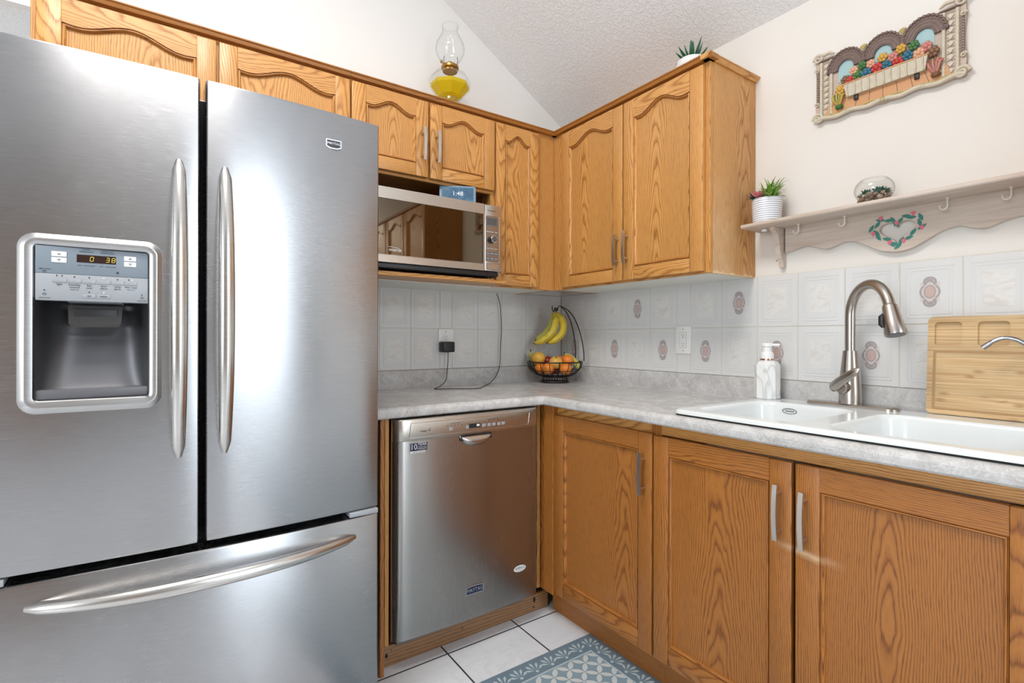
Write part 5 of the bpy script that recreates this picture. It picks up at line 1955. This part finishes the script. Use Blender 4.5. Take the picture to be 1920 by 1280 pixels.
# ------------------------------------------------------------------ ornate relief plaque (plain floral stand-in)
pq = thing('wall_plaque', 'ornate painted relief plaque with three brown arches on the right wall', 'plaque', (-.004, -1.602, 2.03))
M_cream = skin('antique_cream', (0.49, 0.42, 0.31), (0.68, 0.60, 0.48), 70, .5)
M_gold = skin('antique_gold', (0.40, 0.30, 0.10), (0.58, 0.46, 0.18), 80, .42)
M_brown = skin('relief_brown', (0.115, 0.070, 0.058), (0.20, 0.13, 0.105), 60, .55)
M_sky = simple('relief_sky_blue', (0.33, 0.50, 0.52), .5)
M_ochre = simple('relief_terracotta', (0.58, 0.29, 0.13), .55)
M_lat = skin('relief_pinkish_cream', (0.42, 0.32, 0.25), (0.58, 0.47, 0.385), 80, .55)
MP = FR(-.0012, -1.396, 1.905)
PWD, PHT = .410, .245
mb = MB(MP)
sh_ = [(0.004, .006), (.06, .002), (.13, .008), (.205, .0), (.28, .008), (.35, .002), (PWD - .004, .006), (PWD, .05), (PWD - .006, .12), (PWD, .19), (PWD - .004, .226), (PWD - .06, .216)]
for k, uc in enumerate((.312, .205, .098)):
    sh_ += [(uc + .053 * math.cos(a),   .160 + .062 * math.sin(a)) for a in [PI * (.12 + .76 * i / 10) for i in range(11)]]
sh_ += [(.06, .216), (.004, .226), (0, .19), (.006, .12), (0, .05)]
mb.prism(sh_, 0.0, .012, M_lat)
mb.build('back_plate', pq)
mb = MB(MP)      # terracotta tiled ground
mb.prism([(.03, .012), (PWD - .03, .012), (PWD - .055, .080), (.055, .080)], .010, .0165, M_ochre)
for k in range(9):
    u = .06 + k * (PWD - .12) / 8
    mb.tube([(u + (u - PWD / 2) * .10, .0167, .014), (u - (u - PWD / 2) * .08, .0167, .078)], .0007, M_brown, 5)
mb.build('ground', pq)
for uc in (.098, .205, .312):
    mb = MB(MP)
    def arc(r, z0=.155, n=18, sq=1.12):
        return [(uc + r * math.cos(PI * i / n), z0 + r * sq * math.sin(PI * i / n)) for i in range(n + 1)]
    o_, i_ = arc(.0585), arc(.024)
    mb.prism(o_ + i_[::-1], .010, .020, M_brown)
    for rr_, h_ in ((.0565, .0235), (.047, .0215), (.038, .021), (.0285, .0215)):
        mb.tube([(a, h_ - .002, b) for a, b in arc(rr_)], .0022, M_brown if rr_ != .044 else M_gold, 6)
    for i in range(15):
        a = PI * (i + .5) / 15
        mb.ball((uc + .0555 * math.cos(a), .0215, .155 + .0555 * 1.12 * math.sin(a)), (.0050, .003, .0050), M_brown, 8, 5)
    ar = mb.build('arch', pq)
    mb = MB(MP)
    mb.prism([(a, b) for a, b in arc(.024, .155, 14)] + [(uc - .024, .115), (uc + .024, .115)], .010, .0135, M_sky)
    mb.build('niche', ar)
for side in (0, 1):
    mb = MB(MP)
    def U(u): return u if side == 0 else PWD - u
    for u in (.020, .052):
        mb.tube([(U(u), .014, .018), (U(u), .015, .205)], .0052, M_cream, 10)
        for i in range(16):
            z = .025 + i * .0112
            mb.tube([(U(u) - .005, .0178, z), (U(u) + .005, .0182, z + .006)], .0012, M_cream, 5)
    mb.build('columns', pq)
    mb = MB(MP)
    for i in range(9):
        z = .030 + i * .0200
        mb.prism([(U(.036) - .0075, z), (U(.036), z - .0085), (U(.036) + .0075, z), (U(.036), z + .0085)], .0115, .0155, M_cream)
        mb.tube([(U(.027), .0125, z + .010), (U(.045), .0125, z + .010)], .0008, M_brown, 5)
    mb.build('lattice', pq)
    mb = MB(MP)
    mb.box((min(U(.004), U(.013)), .010, .070), (max(U(.004), U(.013)), .0165, .175), M_brown, .002)
    for i in range(12):
        z = .076 + i * .0080
        mb.tube([(U(.0045), .0168, z), (U(.0085), .0172, z + .004), (U(.0125), .0168, z)], .0011, M_lat, 5)
    mb.build('side_panel', pq)
# scrolled border: rolls along the bottom edge and the corners
mb = MB(MP)
def wave(u0, u1, z, amp, n=40, k=6):
    return [(u0 + (u1 - u0) * i / n, .016, z + amp * math.sin(k * PI * i / n)) for i in range(n + 1)]
mb.tube(wave(.0, PWD, .008, .0035, 60, 9), .0068, M_cream, 10)
mb.tube(wave(.02, PWD - .02, .015, .003, 60, 11), .0028, M_gold, 8)
def scroll(u, z, s, fl, turns=1.6, mat=M_cream):
    pts, rs = [], []
    for i in range(30):
        a = turns * 2 * PI * i / 29
        r = s * (1 - .82 * i / 29)
        pts.append((u + fl * r * math.cos(a), .015 + .004 * i / 29, z + r * math.sin(a)))
        rs.append(s * .30 * (1 - .45 * i / 29))
    mb.tube(pts, rs, mat, 8)
for u, z, s, fl in ((.010, .014, .018, -1), (PWD - .010, .014, .018, 1), (.010, .222, .016, -1), (PWD - .010, .222, .016, 1), (.006, .064, .008, -1), (PWD - .006, .064, .008, 1), (.006, .182, .008, -1), (PWD - .006, .182, .008, 1)):
    scroll(u, z, s, fl)
for fl, u0, u1 in ((1, .012, .062), (-1, PWD - .012, PWD - .062)):
    mb.tube([(u0, .016, .236), (u0 + (u1 - u0) * .35, .017, .229), (u0 + (u1 - u0) * .7, .017, .231), (u1, .016, .222)], [.005, .006, .006, .003], M_cream, 8)
    mb.tube([(u0, .017, .2105), (u1, .017, .2105)], .0032, M_brown, 6)
for u, z, s in ((.1515, .201, .015), (.2585, .201, .015), (.205, .010, .014), (.10, .010, .010), (.31, .010, .010)):
    for k in range(5):
        a = PI * (.18 + .64 * k / 4)
        mb.tube([(u, .017, z - s * .6), (u + s * .55 * math.cos(a), .021, z + s * (.0 + .35 * math.sin(a))), (u + s * .72 * math.cos(a), .018, z + s * .62 * math.sin(a))], [s * .12, s * .22, s * .12], M_gold, 6)
mb.build('scrolled_border', pq)
# a long cream planter trough with a bank of coloured blossoms and leaves
mb = MB(MP)
mb.loft([[(.105, .012, .052), (.318, .012, .052), (.318, .030, .052), (.105, .030, .052)], [(.098, .012, .094), (.326, .012, .094), (.326, .036, .094), (.098, .036, .094)]], M_cream)
for k in range(11):
    u = .11 + k * .0205
    mb.tube([(u, .0315, .054), (u - .002 + .004 * (k % 2), .0350, .074), (u, .0368, .092)], .0022, M_cream, 6)
mb.box((.094, .010, .092), (.330, .038, .097), M_ochre, .002)
for u in (.13, .295):
    mb.box((u - .006, .012, .036), (u + .006, .024, .053), M_black, .001)
mb.build('planter', pq)
random.seed(9)
cols = [('red', (0.46, 0.035, 0.03)), ('teal', (0.02, 0.13, 0.20)), ('green', (0.05, 0.16, 0.04)), ('gold', (0.58, 0.33, 0.05)), ('rose', (0.55, 0.20, 0.17)), ('peach', (0.66, 0.36, 0.22)), ('umber', (0.20, 0.10, 0.05))]
MC = {n_: simple('relief_%s' % n_, c_, .42) for n_, c_ in cols}
def blossom(mb, u, z, r, m, v=.026):
    mb.ball((u, v, z), (r * .5, r * .5, r * .5), m, 10, 7)
    for k in range(6):
        a = 2 * PI * k / 6 + u * 50
        mb.ball((u + r * .62 * math.cos(a), v - .002, z + r * .62 * math.sin(a)), (r * .42, r * .34, r * .42), m, 9, 6)
bank = [(.085, .085, .013, 'gold'), (.100, .113, .012, 'umber'), (.115, .104, .013, 'red'), (.126, .133, .011, 'peach'), (.138, .112, .013, 'green'), (.150, .140, .011, 'green'), (.163, .108, .014, 'teal'), (.176, .132, .011, 'peach'),
        (.192, .112, .014, 'red'), (.207, .140, .012, 'gold'), (.220, .112, .013, 'teal'), (.236, .128, .012, 'rose'), (.248, .107, .013, 'red'), (.256, .145, .012, 'gold'), (.274, .116, .014, 'teal'), (.290, .138, .012, 'green'), (.302, .110, .013, 'peach'), (.320, .122, .013, 'rose'), (.335, .100, .014, 'umber')]
for u, z, r, c_ in bank:
    mb = MB(MP)
    blossom(mb, u, z, r * 1.22, MC[c_], .026 + random.uniform(0, .006))
    mb.tube([(u, .020, z - r), (u, .020, max(.085, z - .035))], .0025, MC['green'], 6)
    mb.build('blossom', pq)
for u, ms, in ((.080, ('gold', 'green')), (.342, ('rose', 'umber'))):
    mb = MB(MP)
    for k in range(7):
        mb.tube([(u, .022, .030), (u + (k - 3) * .004, .030, .052 + .002 * k), (u + (k - 3) * .0062, .026, .080 - abs(k - 3) * .004)], [.003, .0058, .003], MC[ms[k % 2]], 7)
    mb.lathe([(.010, .024), (.013, .030), (.009, .036)], (u, .022, 0), MC[ms[1]], 12)
    mb.build('leaf_spray', pq)

# ------------------------------------------------------------------ floor mat
def mat_pattern():
    t = NT('overlapping_circle_mat')
    x, y, z = t.xyz(t.pos())
    cs = 0.0500
    def cell(q, off):
        return t.math('MULTIPLY', t.math('SUBTRACT', t.math('FRACT', t.math('ADD', t.math('DIVIDE', t.math('SUBTRACT', q, off), cs), 60.0)), 0.5), 1.0)
    # rotate the lattice by 45 degrees
    a = t.math('MULTIPLY', t.math('ADD', x, y), 0.70711)
    b = t.math('MULTIPLY', t.math('SUBTRACT', x, y), 0.70711)
    u, v = cell(a, -.611), cell(b, -.893)
    petal = None
    for cx, cy in ((-.5, -.5), (.5, -.5), (-.5, .5), (.5, .5)):
        d = t.math('SQRT', t.math('ADD', t.math('POWER', t.math('SUBTRACT', u, cx), 2.0), t.math('POWER', t.math('SUBTRACT', v, cy), 2.0)))
        ins = t.math('LESS_THAN', d, 0.685)
        petal = ins if petal is None else t.math('ADD', petal, ins)
    pet = t.math('GREATER_THAN', petal, 1.5)
    n = t.noise(t.pos(), 14.0, 3.0)
    blue = t.mix(n, (0.19, 0.29, 0.36), (0.27, 0.375, 0.44))
    pale = t.mix(n, (0.53, 0.58, 0.58), (0.64, 0.67, 0.66))
    fb = t.math('LESS_THAN', t.math('MAXIMUM', t.math('ABSOLUTE', u), t.math('ABSOLUTE', v)), 2.0)
    t.p(Base_Color=t.mix(pet, blue, pale), Roughness=.45)
    return t.m
M_mat_in = mat_pattern()
def border_mat():
    t = NT('slate_blue_border')
    n = t.noise(t.pos(), 12.0, 3.0)
    t.p(Base_Color=t.mix(n, (0.130, 0.195, 0.250), (0.190, 0.262, 0.320)), Roughness=.5)
    return t.m
M_mat_bd = border_mat()
M_mat_pale = simple('pale_blue_motif', (0.47, 0.57, 0.60), .5)
fm = thing('floor_mat', 'blue patterned vinyl floor mat in front of the sink cabinets', 'mat', (-.98, -1.6, 0))
mx0, mx1, my0, my1 = -1.43, -.533, -2.35, -.809
mb = MB()
mb.prism(rr2(mx0, mx1, my0, my1, .004), 0.0005, .0025, M_mat_bd, 'uv')
mbb = mb
mb = MB()
ix0, ix1, iy0, iy1 = mx0 + .074, -.607, my0 + .08, -.889
mb.prism([(ix0, iy0), (ix1, iy0), (ix1, iy1), (ix0, iy1)], .0024, .0028, M_mat_pale, 'uv')
mb.prism([(ix0 + .006, iy0 + .006), (ix1 - .006, iy0 + .006), (ix1 - .006, iy1 - .006), (ix0 + .006, iy1 - .006)], .0028, .0030, M_mat_in, 'uv')
mb.build('circle_pattern', fm)
mb = mbb
def palmette(x, y, rot, s=1.0):
    for k in range(5):
        a = rot + (k - 2) * .52
        ln = (.027 if k == 2 else .025 if k in (1, 3) else .020) * s
        pts = []
        for i in range(9):
            q = i / 8
            w = .0029 * s * math.sin(PI * q ** 2.0) + .0005
            pts.append((.0075 * s + ln * q, w))
        pts += [(p[0], -p[1]) for p in reversed(pts)]
        c_, s_ = math.cos(a), math.sin(a)
        mb.prism([(x + p[0] * c_ - p[1] * s_, y + p[0] * s_ + p[1] * c_) for p in pts], .0024, .0028, M_mat_pale, 'uv')
    mb.prism([(x + .0042 * s * math.cos(a), y + .0042 * s * math.sin(a)) for a in [2 * PI * i / 10 for i in range(10)]], .0024, .0028, M_mat_pale, 'uv')
x = -.642
while x > mx0 + .06:
    palmette(x, -.872, PI / 2 + .0, 1.42)
    x -= .0665
y = -.915
while y > my0 + .06:
    palmette(-.592, y, 0.0, 1.42)
    palmette(mx0 + .058, y, PI, 1.42)
    y -= .0665
palmette(-.590, -.868, PI / 4, 1.42)
mb.build('border', fm)
